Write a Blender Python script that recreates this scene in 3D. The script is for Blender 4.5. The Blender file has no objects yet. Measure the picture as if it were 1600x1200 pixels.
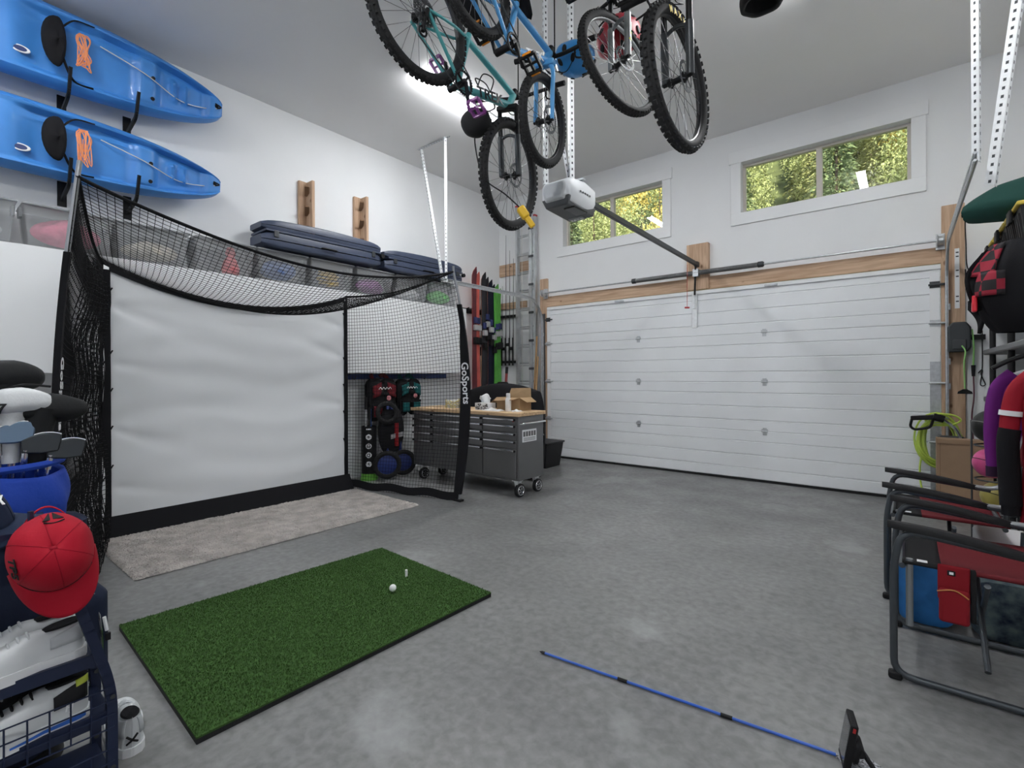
import bpy, math, random
from mathutils import Vector as V, Matrix
random.seed(7)
R = math.radians
sc = bpy.context.scene
COL = sc.collection

# ---------------------------------------------------------------- camera, world, sun, exposure
cam_d = bpy.data.cameras.new('camera'); cam = bpy.data.objects.new('camera', cam_d); COL.objects.link(cam)
cam_d.sensor_width = 36; cam_d.lens = 761.3 / 1600 * 36; cam_d.shift_y = -14 / 1600; cam_d.clip_start = .05; cam_d.clip_end = 400
YAW, ROLL = R(38.82), R(-.3)
_r = V((math.cos(YAW), math.sin(YAW), 0)); _f = V((-math.sin(YAW), math.cos(YAW), 0)); _u = V((0, 0, 1))
_cr = _r * math.cos(ROLL) + _u * math.sin(ROLL); _cu = _u * math.cos(ROLL) - _r * math.sin(ROLL)
cam.matrix_world = Matrix(((_cr.x, _cu.x, -_f.x, 0), (_cr.y, _cu.y, -_f.y, 0), (_cr.z, _cu.z, -_f.z, 1.336), (0, 0, 0, 1)))
sc.camera = cam
world = bpy.data.worlds.new('world'); sc.world = world; world.use_nodes = True
_bg = world.node_tree.nodes['Background']; _bg.inputs[0].default_value = (.80, .88, 1.0, 1); _bg.inputs[1].default_value = .9
sun_d = bpy.data.lights.new('sun', 'SUN'); sun = bpy.data.objects.new('sun', sun_d); COL.objects.link(sun)
sun_d.energy = 5.0; sun_d.angle = R(4); sun_d.color = (1, .93, .78)
sun.rotation_euler = (R(52), 0, R(25))          # from behind the garage on to the hillside
sc.view_settings.view_transform = 'Standard'; sc.view_settings.look = 'None'
sc.view_settings.gamma = 1; sc.view_settings.use_curve_mapping = False
sc.view_settings.exposure = 1.0
LAMP = 55.0                                      # strip lamp emission

# room
XL, XR, YB, YR, ZC = -5.618, 1.15, 6.641, -2.3, 4.427

# ---------------------------------------------------------------- helpers
MATS = {}
def mat(name, col, rough=.6, metal=0., var=0., vscale=8., bump=0., bscale=60., emit=0., trans=0., stretch=None, coat=0., alpha=0., spec=None, col2=None, sheen=0.):
    if name in MATS: return MATS[name]
    m = bpy.data.materials.new(name); m.use_nodes = True; nt = m.node_tree; b = nt.nodes['Principled BSDF']
    b.inputs['Base Color'].default_value = (*col, 1); b.inputs['Roughness'].default_value = rough; b.inputs['Metallic'].default_value = metal
    if coat: b.inputs['Coat Weight'].default_value = coat
    if sheen: b.inputs['Sheen Weight'].default_value = sheen
    if spec is None and max(col) < .1 and metal < .2: spec = .22
    if spec is None and rough >= .7: spec = .25
    if spec is not None: b.inputs['Specular IOR Level'].default_value = spec
    if trans: b.inputs['Transmission Weight'].default_value = trans
    if emit: b.inputs['Emission Color'].default_value = (*col, 1); b.inputs['Emission Strength'].default_value = emit
    if var or bump:
        tc = nt.nodes.new('ShaderNodeTexCoord'); mp = nt.nodes.new('ShaderNodeMapping'); nt.links.new(tc.outputs['Object'], mp.inputs[0])
        if stretch: mp.inputs['Scale'].default_value = stretch
    if var:
        n = nt.nodes.new('ShaderNodeTexNoise'); n.inputs['Scale'].default_value = vscale; n.inputs['Detail'].default_value = 6
        nt.links.new(mp.outputs[0], n.inputs['Vector'])
        r = nt.nodes.new('ShaderNodeValToRGB'); e = r.color_ramp.elements
        e[0].position = .3; e[1].position = .7
        e[0].color = (*[c * (1 - var) for c in col], 1); e[1].color = (*(col2 or [min(1, c * (1 + var)) for c in col]), 1)
        nt.links.new(n.outputs[0], r.inputs[0]); nt.links.new(r.outputs[0], b.inputs['Base Color'])
    if bump:
        n2 = nt.nodes.new('ShaderNodeTexNoise'); n2.inputs['Scale'].default_value = bscale; n2.inputs['Detail'].default_value = 4
        nt.links.new(mp.outputs[0], n2.inputs['Vector'])
        bp = nt.nodes.new('ShaderNodeBump'); bp.inputs['Strength'].default_value = bump; bp.inputs['Distance'].default_value = .01
        nt.links.new(n2.outputs[0], bp.inputs['Height']); nt.links.new(bp.outputs[0], b.inputs['Normal'])
    if alpha:
        out = nt.nodes['Material Output']; tr = nt.nodes.new('ShaderNodeBsdfTransparent'); mx = nt.nodes.new('ShaderNodeMixShader')
        mx.inputs[0].default_value = 1 - alpha; nt.links.new(tr.outputs[0], mx.inputs[1]); nt.links.new(b.outputs[0], mx.inputs[2]); nt.links.new(mx.outputs[0], out.inputs[0])
    MATS[name] = m; return m

class MB:
    """collects shapes in world coordinates; build() links them as one mesh object"""
    def __init__(s, M=None): s.v = []; s.f = []; s.mi = []; s.M = M; s.cur = 0
    def pts(s, ps):
        i = len(s.v)
        for p in ps:
            p = V(p); s.v.append(s.M @ p if s.M is not None else p)
        return i
    def face(s, idx): s.f.append(tuple(idx)); s.mi.append(s.cur)
    def box(s, x0, x1, y0, y1, z0, z1):
        return s.hexa([(x0, y0, z0), (x1, y0, z0), (x1, y1, z0), (x0, y1, z0), (x0, y0, z1), (x1, y0, z1), (x1, y1, z1), (x0, y1, z1)])
    def hexa(s, p):
        i = s.pts(p)
        for q in ((3, 2, 1, 0), (4, 5, 6, 7), (0, 1, 5, 4), (1, 2, 6, 5), (2, 3, 7, 6), (3, 0, 4, 7)): s.face([i + k for k in q])
        return s
    def bar(s, a, b, w, h, up=(0, 0, 1)):
        a, b = V(a), V(b); d = (b - a).normalized(); up = V(up)
        if abs(d.dot(up)) > .98: up = V((0, 1, 0))
        sd = d.cross(up).normalized(); u = sd.cross(d)
        P = []
        for c in (a, b):
            for x, y in ((-1, -1), (1, -1), (1, 1), (-1, 1)): P.append(c + sd * x * w / 2 + u * y * h / 2)
        i = s.pts(P)
        for q in ((3, 2, 1, 0), (4, 5, 6, 7), (0, 1, 5, 4), (1, 2, 6, 5), (2, 3, 7, 6), (3, 0, 4, 7)): s.face([i + k for k in q][::-1])
        return s
    def tube(s, path, r, n=8, closed=False, caps=True, flat=1.):
        P = [V(p) for p in path]; m = len(P)
        rr = r if isinstance(r, (list, tuple)) else [r] * m
        T = []
        for i in range(m):
            a = P[i - 1] if (i > 0 or closed) else P[i]; b = P[(i + 1) % m] if (i < m - 1 or closed) else P[i]
            t = (b - a); T.append(t.normalized() if t.length > 1e-9 else V((0, 0, 1)))
        u = T[0].orthogonal().normalized(); rings = []
        for i in range(m):
            u = (u - T[i] * u.dot(T[i]))
            u = u.normalized() if u.length > 1e-6 else T[i].orthogonal().normalized()
            w = T[i].cross(u)
            rings.append(s.pts([P[i] + (u * math.cos(2 * math.pi * k / n) + w * math.sin(2 * math.pi * k / n) * flat) * rr[i] for k in range(n)]))
        for i in range(m if closed else m - 1):
            a, b = rings[i], rings[(i + 1) % m]
            for k in range(n): s.face((a + k, a + (k + 1) % n, b + (k + 1) % n, b + k))
        if caps and not closed:
            s.face([rings[0] + k for k in range(n)][::-1]); s.face([rings[-1] + k for k in range(n)])
        return s
    def cyl(s, a, b, r, r2=None, n=16): return s.tube([a, b], [r, r if r2 is None else r2], n)
    def lathe(s, prof, o=(0, 0, 0), ax=(0, 0, 1), n=24, sx=1., sy=1., xd=None):
        ax = V(ax).normalized(); x = V(xd).normalized() if xd else ax.orthogonal().normalized(); y = ax.cross(x); o = V(o); rings = []
        for r, z in prof: rings.append(s.pts([o + ax * z + (x * math.cos(2 * math.pi * k / n) * sx + y * math.sin(2 * math.pi * k / n) * sy) * r for k in range(n)]))
        for a, b in zip(rings, rings[1:]):
            for k in range(n): s.face((a + k, a + (k + 1) % n, b + (k + 1) % n, b + k))
        if prof[0][0] > 1e-4: s.face([rings[0] + k for k in range(n)][::-1])
        if prof[-1][0] > 1e-4: s.face([rings[-1] + k for k in range(n)])
        return s
    def grid(s, fn, nu, nv, closeu=False, flip=False):
        i = s.pts([fn(a / nu, b / nv) for a in range(nu + (0 if closeu else 1)) for b in range(nv + 1)])
        nn = nu + (0 if closeu else 1)
        for a in range(nu):
            for b in range(nv):
                q = (i + a * (nv + 1) + b, i + ((a + 1) % nn) * (nv + 1) + b, i + ((a + 1) % nn) * (nv + 1) + b + 1, i + a * (nv + 1) + b + 1)
                s.face(q[::-1] if flip else q)
        return s
    def prism(s, poly, fn, d0, d1):
        """poly of 2D points, fn(x,y,d) -> 3D, extruded from d0 to d1"""
        n = len(poly); i = s.pts([fn(x, y, d0) for x, y in poly] + [fn(x, y, d1) for x, y in poly])
        s.face([i + k for k in range(n)][::-1]); s.face([i + n + k for k in range(n)])
        for k in range(n): s.face((i + k, i + (k + 1) % n, i + n + (k + 1) % n, i + n + k))
        return s
    def ell(s, c, rx, ry, rz, n=16, m=10, rot=None):
        c = V(c)
        def fn(a, b):
            t = 2 * math.pi * a; p = -math.pi / 2 + math.pi * b
            q = V((rx * math.cos(p) * math.cos(t), ry * math.cos(p) * math.sin(t), rz * math.sin(p)))
            return c + (rot @ q if rot else q)
        return s.grid(fn, n, m, True)
    def torus(s, c, ax, Rr, r, n=48, m=10, flat=1.):
        ax = V(ax).normalized(); x = ax.orthogonal().normalized(); y = ax.cross(x); c = V(c)
        def fn(a, b):
            t = 2 * math.pi * a; p = 2 * math.pi * b; d = x * math.cos(t) + y * math.sin(t)
            return c + d * (Rr + r * math.cos(p)) + ax * r * math.sin(p) * flat
        return s.grid(fn, n, m, True)
    def build(s, name, m, parent=None, bevel=0., smooth=False, sub=0, solid=0., loc=None, segs=2):
        me = bpy.data.meshes.new(name)
        o = bpy.data.objects.new(name, me); COL.objects.link(o)
        root = V((0, 0, 0))
        if parent is not None:
            o.parent = parent; root = ORIG[parent.name]
        elif loc is not None: o.location = loc; root = V(loc)
        ORIG[o.name] = root
        me.from_pydata([tuple(p - root) for p in s.v], [], s.f)
        ms = m if isinstance(m, (list, tuple)) else [m]
        for k in ms: me.materials.append(k)
        if len(ms) > 1: me.polygons.foreach_set('material_index', s.mi)
        if smooth: me.polygons.foreach_set('use_smooth', [True] * len(me.polygons))
        me.update()
        if solid:
            md = o.modifiers.new('solid', 'SOLIDIFY'); md.thickness = solid; md.offset = 0
        if bevel:
            md = o.modifiers.new('bevel', 'BEVEL'); md.width = bevel; md.segments = segs; md.limit_method = 'ANGLE'; md.angle_limit = R(40)
        if sub:
            md = o.modifiers.new('sub', 'SUBSURF'); md.levels = sub; md.render_levels = sub
        if smooth or bevel:
            try: me.set_sharp_from_angle(angle=R(45))
            except Exception: pass
        if bevel and not smooth: me.polygons.foreach_set('use_smooth', [True] * len(me.polygons))
        return o
ORIG = {}
def tag(o, label, cat, group=None):
    o['label'] = label; o['category'] = cat
    if group: o['group'] = group
    return o
def thing(name, label, cat, loc=(0, 0, 0), group=None):
    o = bpy.data.objects.new(name, None); COL.objects.link(o); o.location = loc; o.empty_display_size = .1
    ORIG[o.name] = V(loc); return tag(o, label, cat, group)
def struct(name, label=None, loc=None, o=None):
    if o is None:
        o = bpy.data.objects.new(name, None); COL.objects.link(o); o.location = loc or (0, 0, 0); ORIG[o.name] = V(loc or (0, 0, 0))
    o['kind'] = 'structure'
    if label: o['label'] = label
    return o
def stuff(o): o['kind'] = 'stuff'; return o
def mtx(o, x, y):
    x = V(x).normalized(); y = V(y); y = (y - x * y.dot(x)).normalized(); z = x.cross(y); o = V(o)
    return Matrix(((x.x, y.x, z.x, o.x), (x.y, y.y, z.y, o.y), (x.z, y.z, z.z, o.z), (0, 0, 0, 1)))
def text(name, body, size, M, m, parent, extrude=.0008, bold=0., sx=1., shear=0.):
    cu = bpy.data.curves.new(name, 'FONT'); cu.body = body; cu.size = size; cu.extrude = extrude; cu.align_x = 'CENTER'; cu.align_y = 'CENTER'; cu.offset = bold; cu.shear = shear
    cu.resolution_u = 3
    t = bpy.data.objects.new('tmp', cu); COL.objects.link(t); bpy.context.view_layer.update()
    me = bpy.data.meshes.new_from_object(t.evaluated_get(bpy.context.evaluated_depsgraph_get()))
    COL.objects.unlink(t); bpy.data.objects.remove(t)
    b = MB(M)
    b.pts([(p.co.x * sx, p.co.y, p.co.z) for p in me.vertices])
    for p in me.polygons: b.face(list(p.vertices))
    bpy.data.meshes.remove(me)
    return b.build(name, m, parent)
def lerp(a, b, t): return a + (b - a) * t
def bez(P, n=12):
    """Catmull-Rom through points"""
    P = [V(p) for p in P]; out = []
    for i in range(len(P) - 1):
        p0 = P[max(i - 1, 0)]; p1 = P[i]; p2 = P[i + 1]; p3 = P[min(i + 2, len(P) - 1)]
        for k in range(n):
            t = k / n
            out.append(.5 * ((2 * p1) + (p2 - p0) * t + (2 * p0 - 5 * p1 + 4 * p2 - p3) * t * t + (3 * p1 - p0 - 3 * p2 + p3) * t ** 3))
    out.append(P[-1]); return out
def arc_fillet(P, r, n=5):
    """round the inner corners of a polyline"""
    P = [V(p) for p in P]; out = [P[0]]
    for i in range(1, len(P) - 1):
        a = (P[i - 1] - P[i]); b = (P[i + 1] - P[i]); ra = min(r, a.length * .48, b.length * .48)
        p0 = P[i] + a.normalized() * ra; p1 = P[i] + b.normalized() * ra
        for k in range(n + 1):
            t = k / n; out.append((1 - t) ** 2 * p0 + 2 * t * (1 - t) * P[i] + t * t * p1)
    out.append(P[-1]); return out

# ---------------------------------------------------------------- common materials
white_wall = mat('white_wall', (.83, .84, .85), .75, var=.02, vscale=1.5, bump=.05, bscale=140)
ceil_m = mat('ceiling_paint', (.87, .87, .87), .85, var=.015, vscale=1.0, bump=.06, bscale=120)
white_trim = mat('white_trim', (.84, .85, .86), .45)
white_door = mat('white_door_paint', (.84, .86, .88), .42, var=.025, vscale=2.5, bump=.08, bscale=220)
galv = mat('galvanised_steel', (.56, .58, .60), .38, .85, var=.12, vscale=30)
galv_lt = mat('bright_galvanised', (.80, .82, .83), .42, .4, var=.06, vscale=30)
dark_metal = mat('dark_metal', (.06, .065, .07), .45, .5)
black = mat('black_plastic', (.012, .012, .013), .5)
black_rub = mat('black_rubber', (.018, .018, .019), .75, bump=.2, bscale=90)
black_cloth = mat('black_cloth', (.011, .011, .013), .9, bump=.15, bscale=250)
chrome = mat('chrome', (.75, .76, .78), .2, 1.)
def wood_mat(name, a, b, ax):
    m = bpy.data.materials.new(name); m.use_nodes = True; nt = m.node_tree; p = nt.nodes['Principled BSDF']; p.inputs['Roughness'].default_value = .7
    tc = nt.nodes.new('ShaderNodeTexCoord'); mp = nt.nodes.new('ShaderNodeMapping'); nt.links.new(tc.outputs['Object'], mp.inputs[0])
    s = [14, 14, 14]; s[ax] = 1.0; mp.inputs['Scale'].default_value = s
    n = nt.nodes.new('ShaderNodeTexNoise'); n.inputs['Scale'].default_value = 2.2; n.inputs['Detail'].default_value = 8; n.inputs['Distortion'].default_value = .6
    nt.links.new(mp.outputs[0], n.inputs['Vector'])
    r = nt.nodes.new('ShaderNodeValToRGB'); r.color_ramp.elements[0].position = .32; r.color_ramp.elements[1].position = .66
    r.color_ramp.elements[0].color = (*a, 1); r.color_ramp.elements[1].color = (*b, 1); nt.links.new(n.outputs[0], r.inputs[0])
    k = nt.nodes.new('ShaderNodeTexVoronoi'); k.inputs['Scale'].default_value = 5
    mp2 = nt.nodes.new('ShaderNodeMapping'); s2 = [1.4, 1.4, 1.4]; s2[ax] = .8; mp2.inputs['Scale'].default_value = s2
    nt.links.new(tc.outputs['Object'], mp2.inputs[0]); nt.links.new(mp2.outputs[0], k.inputs['Vector'])
    kr = nt.nodes.new('ShaderNodeValToRGB'); kr.color_ramp.elements[0].position = .06; kr.color_ramp.elements[1].position = .13
    kr.color_ramp.elements[0].color = (.25, .15, .09, 1); kr.color_ramp.elements[1].color = (1, 1, 1, 1); nt.links.new(k.outputs['Distance'], kr.inputs[0])
    mx = nt.nodes.new('ShaderNodeMix'); mx.data_type = 'RGBA'; mx.blend_type = 'MULTIPLY'; mx.inputs[0].default_value = .8
    nt.links.new(r.outputs[0], mx.inputs[6]); nt.links.new(kr.outputs[0], mx.inputs[7]); nt.links.new(mx.outputs[2], p.inputs['Base Color'])
    return m
lumber_x = wood_mat('lumber_along_x', (.42, .27, .17), (.64, .45, .31), 0)
lumber_y = wood_mat('lumber_along_y', (.42, .27, .17), (.64, .45, .31), 1)
lumber_z = wood_mat('lumber_along_z', (.42, .27, .17), (.64, .45, .31), 2)
butcher = wood_mat('butcher_block', (.50, .32, .17), (.72, .52, .32), 0)

# ---------------------------------------------------------------- room shell
def concrete():
    m = bpy.data.materials.new('concrete'); m.use_nodes = True; nt = m.node_tree; p = nt.nodes['Principled BSDF']
    tc = nt.nodes.new('ShaderNodeTexCoord')
    def noise(sc_, det, dist=0.):
        n = nt.nodes.new('ShaderNodeTexNoise'); n.inputs['Scale'].default_value = sc_; n.inputs['Detail'].default_value = det; n.inputs['Distortion'].default_value = dist
        nt.links.new(tc.outputs['Object'], n.inputs['Vector']); return n
    def ramp(n, p0, c0, p1, c1):
        r = nt.nodes.new('ShaderNodeValToRGB'); e = r.color_ramp.elements; e[0].position = p0; e[1].position = p1; e[0].color = (*c0, 1); e[1].color = (*c1, 1)
        nt.links.new(n.outputs[0], r.inputs[0]); return r
    def mix(kind, f, a, b):
        x = nt.nodes.new('ShaderNodeMix'); x.data_type = 'RGBA'; x.blend_type = kind
        if isinstance(f, float): x.inputs[0].default_value = f
        else: nt.links.new(f, x.inputs[0])
        nt.links.new(a, x.inputs[6]); nt.links.new(b, x.inputs[7]); return x.outputs[2]
    base = ramp(noise(.9, 9, .4), .3, (.160, .161, .160), .72, (.245, .245, .242)).outputs[0]
    fine = ramp(noise(22, 14, .3), .3, (.76, .76, .76), .7, (1.16, 1.16, 1.16)).outputs[0]
    c = mix('MULTIPLY', 1.0, base, fine)
    pale = nt.nodes.new('ShaderNodeRGB'); pale.outputs[0].default_value = (.42, .43, .43, 1)
    big = noise(1.5, 15, .12); f1 = ramp(big, .60, (0, 0, 0), .68, (.42, .42, .42)).outputs[0]
    c = mix('MIX', f1, c, pale.outputs[0])
    nt.links.new(c, p.inputs['Base Color'])
    rr = ramp(noise(3, 6), .3, (.30, .30, .30), .7, (.52, .52, .52)); nt.links.new(rr.outputs[0], p.inputs['Roughness'])
    bp = nt.nodes.new('ShaderNodeBump'); bp.inputs['Strength'].default_value = .08; bp.inputs['Distance'].default_value = .01
    nt.links.new(noise(35, 6).outputs[0], bp.inputs['Height']); nt.links.new(bp.outputs[0], p.inputs['Normal'])
    p.inputs['Specular IOR Level'].default_value = .45
    return m
struct('', 'grey sealed concrete garage floor', o=MB().box(XL - .2, XR + .2, YR - .2, YB + .2, -.15, 0).build('floor', concrete()))
struct('', 'pale grey painted garage ceiling', o=MB().box(XL - .2, XR + .2, YR - .2, YB + .2, ZC, ZC + .2).build('ceiling', ceil_m))
struct('', 'white painted wall carrying the kayaks', o=MB().box(XL - .2, XL, YR - .2, YB + .2, 0, ZC).build('wall_left', white_wall))
struct('', 'white painted wall behind the shelving', o=MB().box(XR, XR + .2, YR - .2, YB + .2, 0, ZC).build('wall_right', white_wall))
struct('', 'white painted wall behind the camera', o=MB().box(XL, XR, YR - .2, YR, 0, ZC).build('wall_rear', white_wall))
DX0, DX1, DZ = -4.556, .292, 2.452                      # garage door opening
W = [(-4.262, -2.622, 3.39, 4.04), (-1.60, .068, 3.375, 4.01)]   # window openings
b = MB()
def wall_seg(x0, x1, z0, z1): b.box(x0, x1, YB, YB + .2, z0, z1)
wall_seg(XL, DX0, 0, ZC); wall_seg(DX1, XR, 0, ZC); wall_seg(DX0, DX1, DZ, W[1][2])
wall_seg(DX0, W[0][0], W[1][2], ZC); wall_seg(W[0][1], W[1][0], W[1][2], ZC); wall_seg(W[1][1], DX1, W[1][2], ZC)
wall_seg(W[0][0], W[0][1], W[1][2], W[0][2]); wall_seg(W[0][0], W[0][1], W[0][3], ZC); wall_seg(W[1][0], W[1][1], W[1][3], ZC)
struct('', 'white painted wall around the overhead door and high windows', o=b.build('wall_back', white_wall))
# windows
glass = bpy.data.materials.new('window_glass'); glass.use_nodes = True
nt = glass.node_tree; nt.nodes.remove(nt.nodes['Principled BSDF'])
_t = nt.nodes.new('ShaderNodeBsdfTransparent'); _g = nt.nodes.new('ShaderNodeBsdfGlossy'); _g.inputs['Roughness'].default_value = .0
_fr = nt.nodes.new('ShaderNodeFresnel'); _fr.inputs['IOR'].default_value = 1.45; _mx = nt.nodes.new('ShaderNodeMixShader')
_t.inputs[0].default_value = (.93, .95, .94, 1)
nt.links.new(_fr.outputs[0], _mx.inputs[0]); nt.links.new(_t.outputs[0], _mx.inputs[1]); nt.links.new(_g.outputs[0], _mx.inputs[2]); nt.links.new(_mx.outputs[0], nt.nodes['Material Output'].inputs[0])
beige = mat('window_vinyl', (.62, .58, .52), .5)
def window(n, x0, x1, z0, z1, label):
    w = struct('window_%d' % n, label, (x0, YB, z0))
    yo = YB + .09; t = .032; xm = (x0 + x1) / 2
    for a in ((x0, x1, z0, z0 + t), (x0, x1, z1 - t, z1), (x0, x0 + t, z0 + t, z1 - t), (x1 - t, x1, z0 + t, z1 - t)):
        MB().box(a[0], a[1], yo, yo + .06, a[2], a[3]).build('window_frame', beige, w, bevel=.003)
    MB().box(xm - .03, xm + .03, yo - .01, yo + .06, z0 + t, z1 - t).build('mullion', beige, w, bevel=.003)
    MB().box(x0 + t, xm - .03, yo + .03, yo + .034, z0 + t, z1 - t).build('pane', glass, w)
    MB().box(xm + .03, x1 - t, yo + .02, yo + .024, z0 + t, z1 - t).build('pane', glass, w)
    # drywall return and casing
    c = .12; e = .02
    MB().box(x0 - c, x1 + c, YB - e, YB, z0 - c - .03, z0).build('casing_board', white_trim, w, bevel=.002)
    MB().box(x0 - c - .02, x1 + c + .02, YB - e - .006, YB, z1, z1 + c + .03).build('casing_board', white_trim, w, bevel=.002)
    MB().box(x0 - c, x0, YB - e, YB, z0, z1).build('casing_board', white_trim, w, bevel=.002)
    MB().box(x1, x1 + c, YB - e, YB, z0, z1).build('casing_board', white_trim, w, bevel=.002)
window(1, *W[0], 'high two-pane window behind the door opener, looking on to trees')
window(2, *W[1], 'high two-pane window nearest the shelving, looking on to trees')

# overhead door: four sections with pressed grooves
door = struct('door_1', 'white sectional overhead garage door', (DX0, YB, 0))
H4 = [0.03, .627, 1.232, 1.84, DZ - .012]
for z0, z1 in zip(H4, H4[1:]):
    h = z1 - z0; prof = [(-.05, z0 + .0), (-.056, z0 + .008)]
    for q in (.22, .5, .78):
        g = z0 + h * q; prof += [(-.056, g - .012), (-.046, g - .005), (-.046, g + .002), (-.056, g + .006)]
    prof += [(-.056, z1 - .008), (-.05, z1 - .001), (-.02, z1 - .001), (-.02, z1 + .02), (-.012, z1 + .02), (-.012, z0 + .02), (-.02, z0 + .02), (-.02, z0)] if z1 < 2.3 else [(-.056, z1 - .008), (-.05, z1), (-.012, z1), (-.012, z0 + .02), (-.02, z0 + .02), (-.02, z0)]
    MB().prism(prof, lambda x, y, d: (d, YB + x, y), DX0, DX1).build('door_section', white_door, door)
MB().box(DX0, DX1, YB - .055, YB - .01, 0.0, .028).build('bottom_seal', black_rub, door)
MB().box(DX0 + .02, DX1, YB - .075, YB - .057, DZ - .06, DZ - .015).build('top_strut', white_trim, door)
MB().box(DX1 - .085, DX1 - .005, YB - .065, YB - .057, 1.45, DZ - .02).build('end_stile', white_trim, door)
MB().box(DX1 - .085, DX1 - .005, YB - .065, YB - .057, .03, 1.45).build('end_stile', galv, door)
MB().box(DX0 + .005, DX0 + .07, YB - .065, YB - .057, .03, DZ - .06).build('end_stile', white_trim, door)
for x in (-2.967, -1.33):
    for z in H4[1:4]:
        q = MB().box(x - .022, x + .022, YB - .062, YB - .057, z - .045, z + .045)
        q.box(x - .035, x + .035, YB - .068, YB - .06, z - .006, z + .03).cyl((x - .036, YB - .068, z + .004), (x + .036, YB - .068, z + .004), .008, n=8)
        q.build('hinge', galv, door)
for x in (DX0 + .03, DX1 - .045):
    for z in H4[1:4] + [DZ - .22]:
        q = MB().box(x - .04, x + .04, YB - .072, YB - .065, z - .03, z + .035).cyl((x - .05, YB - .085, z), (x + .09, YB - .085, z), .011, n=8)
        q.build('roller_bracket', galv if z < 2 else dark_metal, door)
for x in (-3.25, -1.25):
    MB().box(x - .07, x + .07, YB - .1, YB - .072, DZ - .055, DZ - .03).build('strut_clip', galv, door, bevel=.004)
q = MB().box(-2.2, -2.13, YB - .085, YB - .057, 1.95, DZ - .03); q.box(-2.18, -2.15, YB - .11, YB - .08, 2.2, 2.42)
q.build('opener_bracket', galv_lt, door, bevel=.003)
# timber around the door
tr = struct('trim_1', 'raw lumber header above the overhead door', (DX0, YB, DZ))
MB().box(DX0 - .02, DX1 + .01, YB - .042, YB, DZ, DZ + .165).build('plank', lumber_x, tr, bevel=.004)
MB().box(-2.265, -1.985, YB - .045, YB, DZ + .165, 3.06).build('plank', lumber_z, tr, bevel=.004)
MB().box(-2.265, -1.985, YB - .08, YB - .045, DZ + .0, 3.06).build('plank', lumber_z, tr, bevel=.004)
tr = struct('trim_2', 'raw lumber post at the shelving side of the door', (DX1, YB, 0))
MB().box(DX1 + .01, DX1 + .185, YB - .042, YB, 0, 3.03).build('plank', lumber_z, tr, bevel=.004)
MB().box(DX1 + .003, DX1 + .06, YB - .06, YB - .042, 0, 2.5).build('plank', lumber_z, tr, bevel=.003)
tr = struct('trim_3', 'raw lumber post behind the door track beside the ladder', (DX0, YB, 0))
MB().box(DX0 - .15, DX0 - .005, YB - .042, YB, 0, 2.92).build('plank', lumber_z, tr, bevel=.004)

# strip lamps
lamp_glow = mat('lamp_diffuser', (.97, .985, 1.0), .4, emit=LAMP)
def strip_lamp(x, y0, y1, label):
    t = thing('strip_lamp', label, 'ceiling light', (x, y0, ZC), 'ceiling strip lamps')
    MB().box(x - .065, x + .065, y0, y1, ZC - .026, ZC).build('housing', white_trim, t, bevel=.004)
    MB().box(x - .054, x + .054, y0 + .012, y1 - .012, ZC - .050, ZC - .026).build('diffuser', lamp_glow, t)
    for y in (y0 - .002, y1 - .01): MB().box(x - .06, x + .06, y, y + .012, ZC - .053, ZC).build('end_cap', white_trim, t, bevel=.004)
strip_lamp(-3.84, 3.28, 4.50, 'glowing white strip lamp on the ceiling beside the turquoise bicycle')
strip_lamp(-.50, 3.28, 4.50, 'glowing white strip lamp on the ceiling above the shelving side')
strip_lamp(-3.84, -.95, .27, 'unseen strip lamp added on the ceiling over the golf bags')  # added lamp out of view, placed to even out the room light
strip_lamp(-.50, -.95, .27, 'unseen strip lamp added on the ceiling over the camera')  # second added lamp, unseen, fills the light from the camera side

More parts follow.
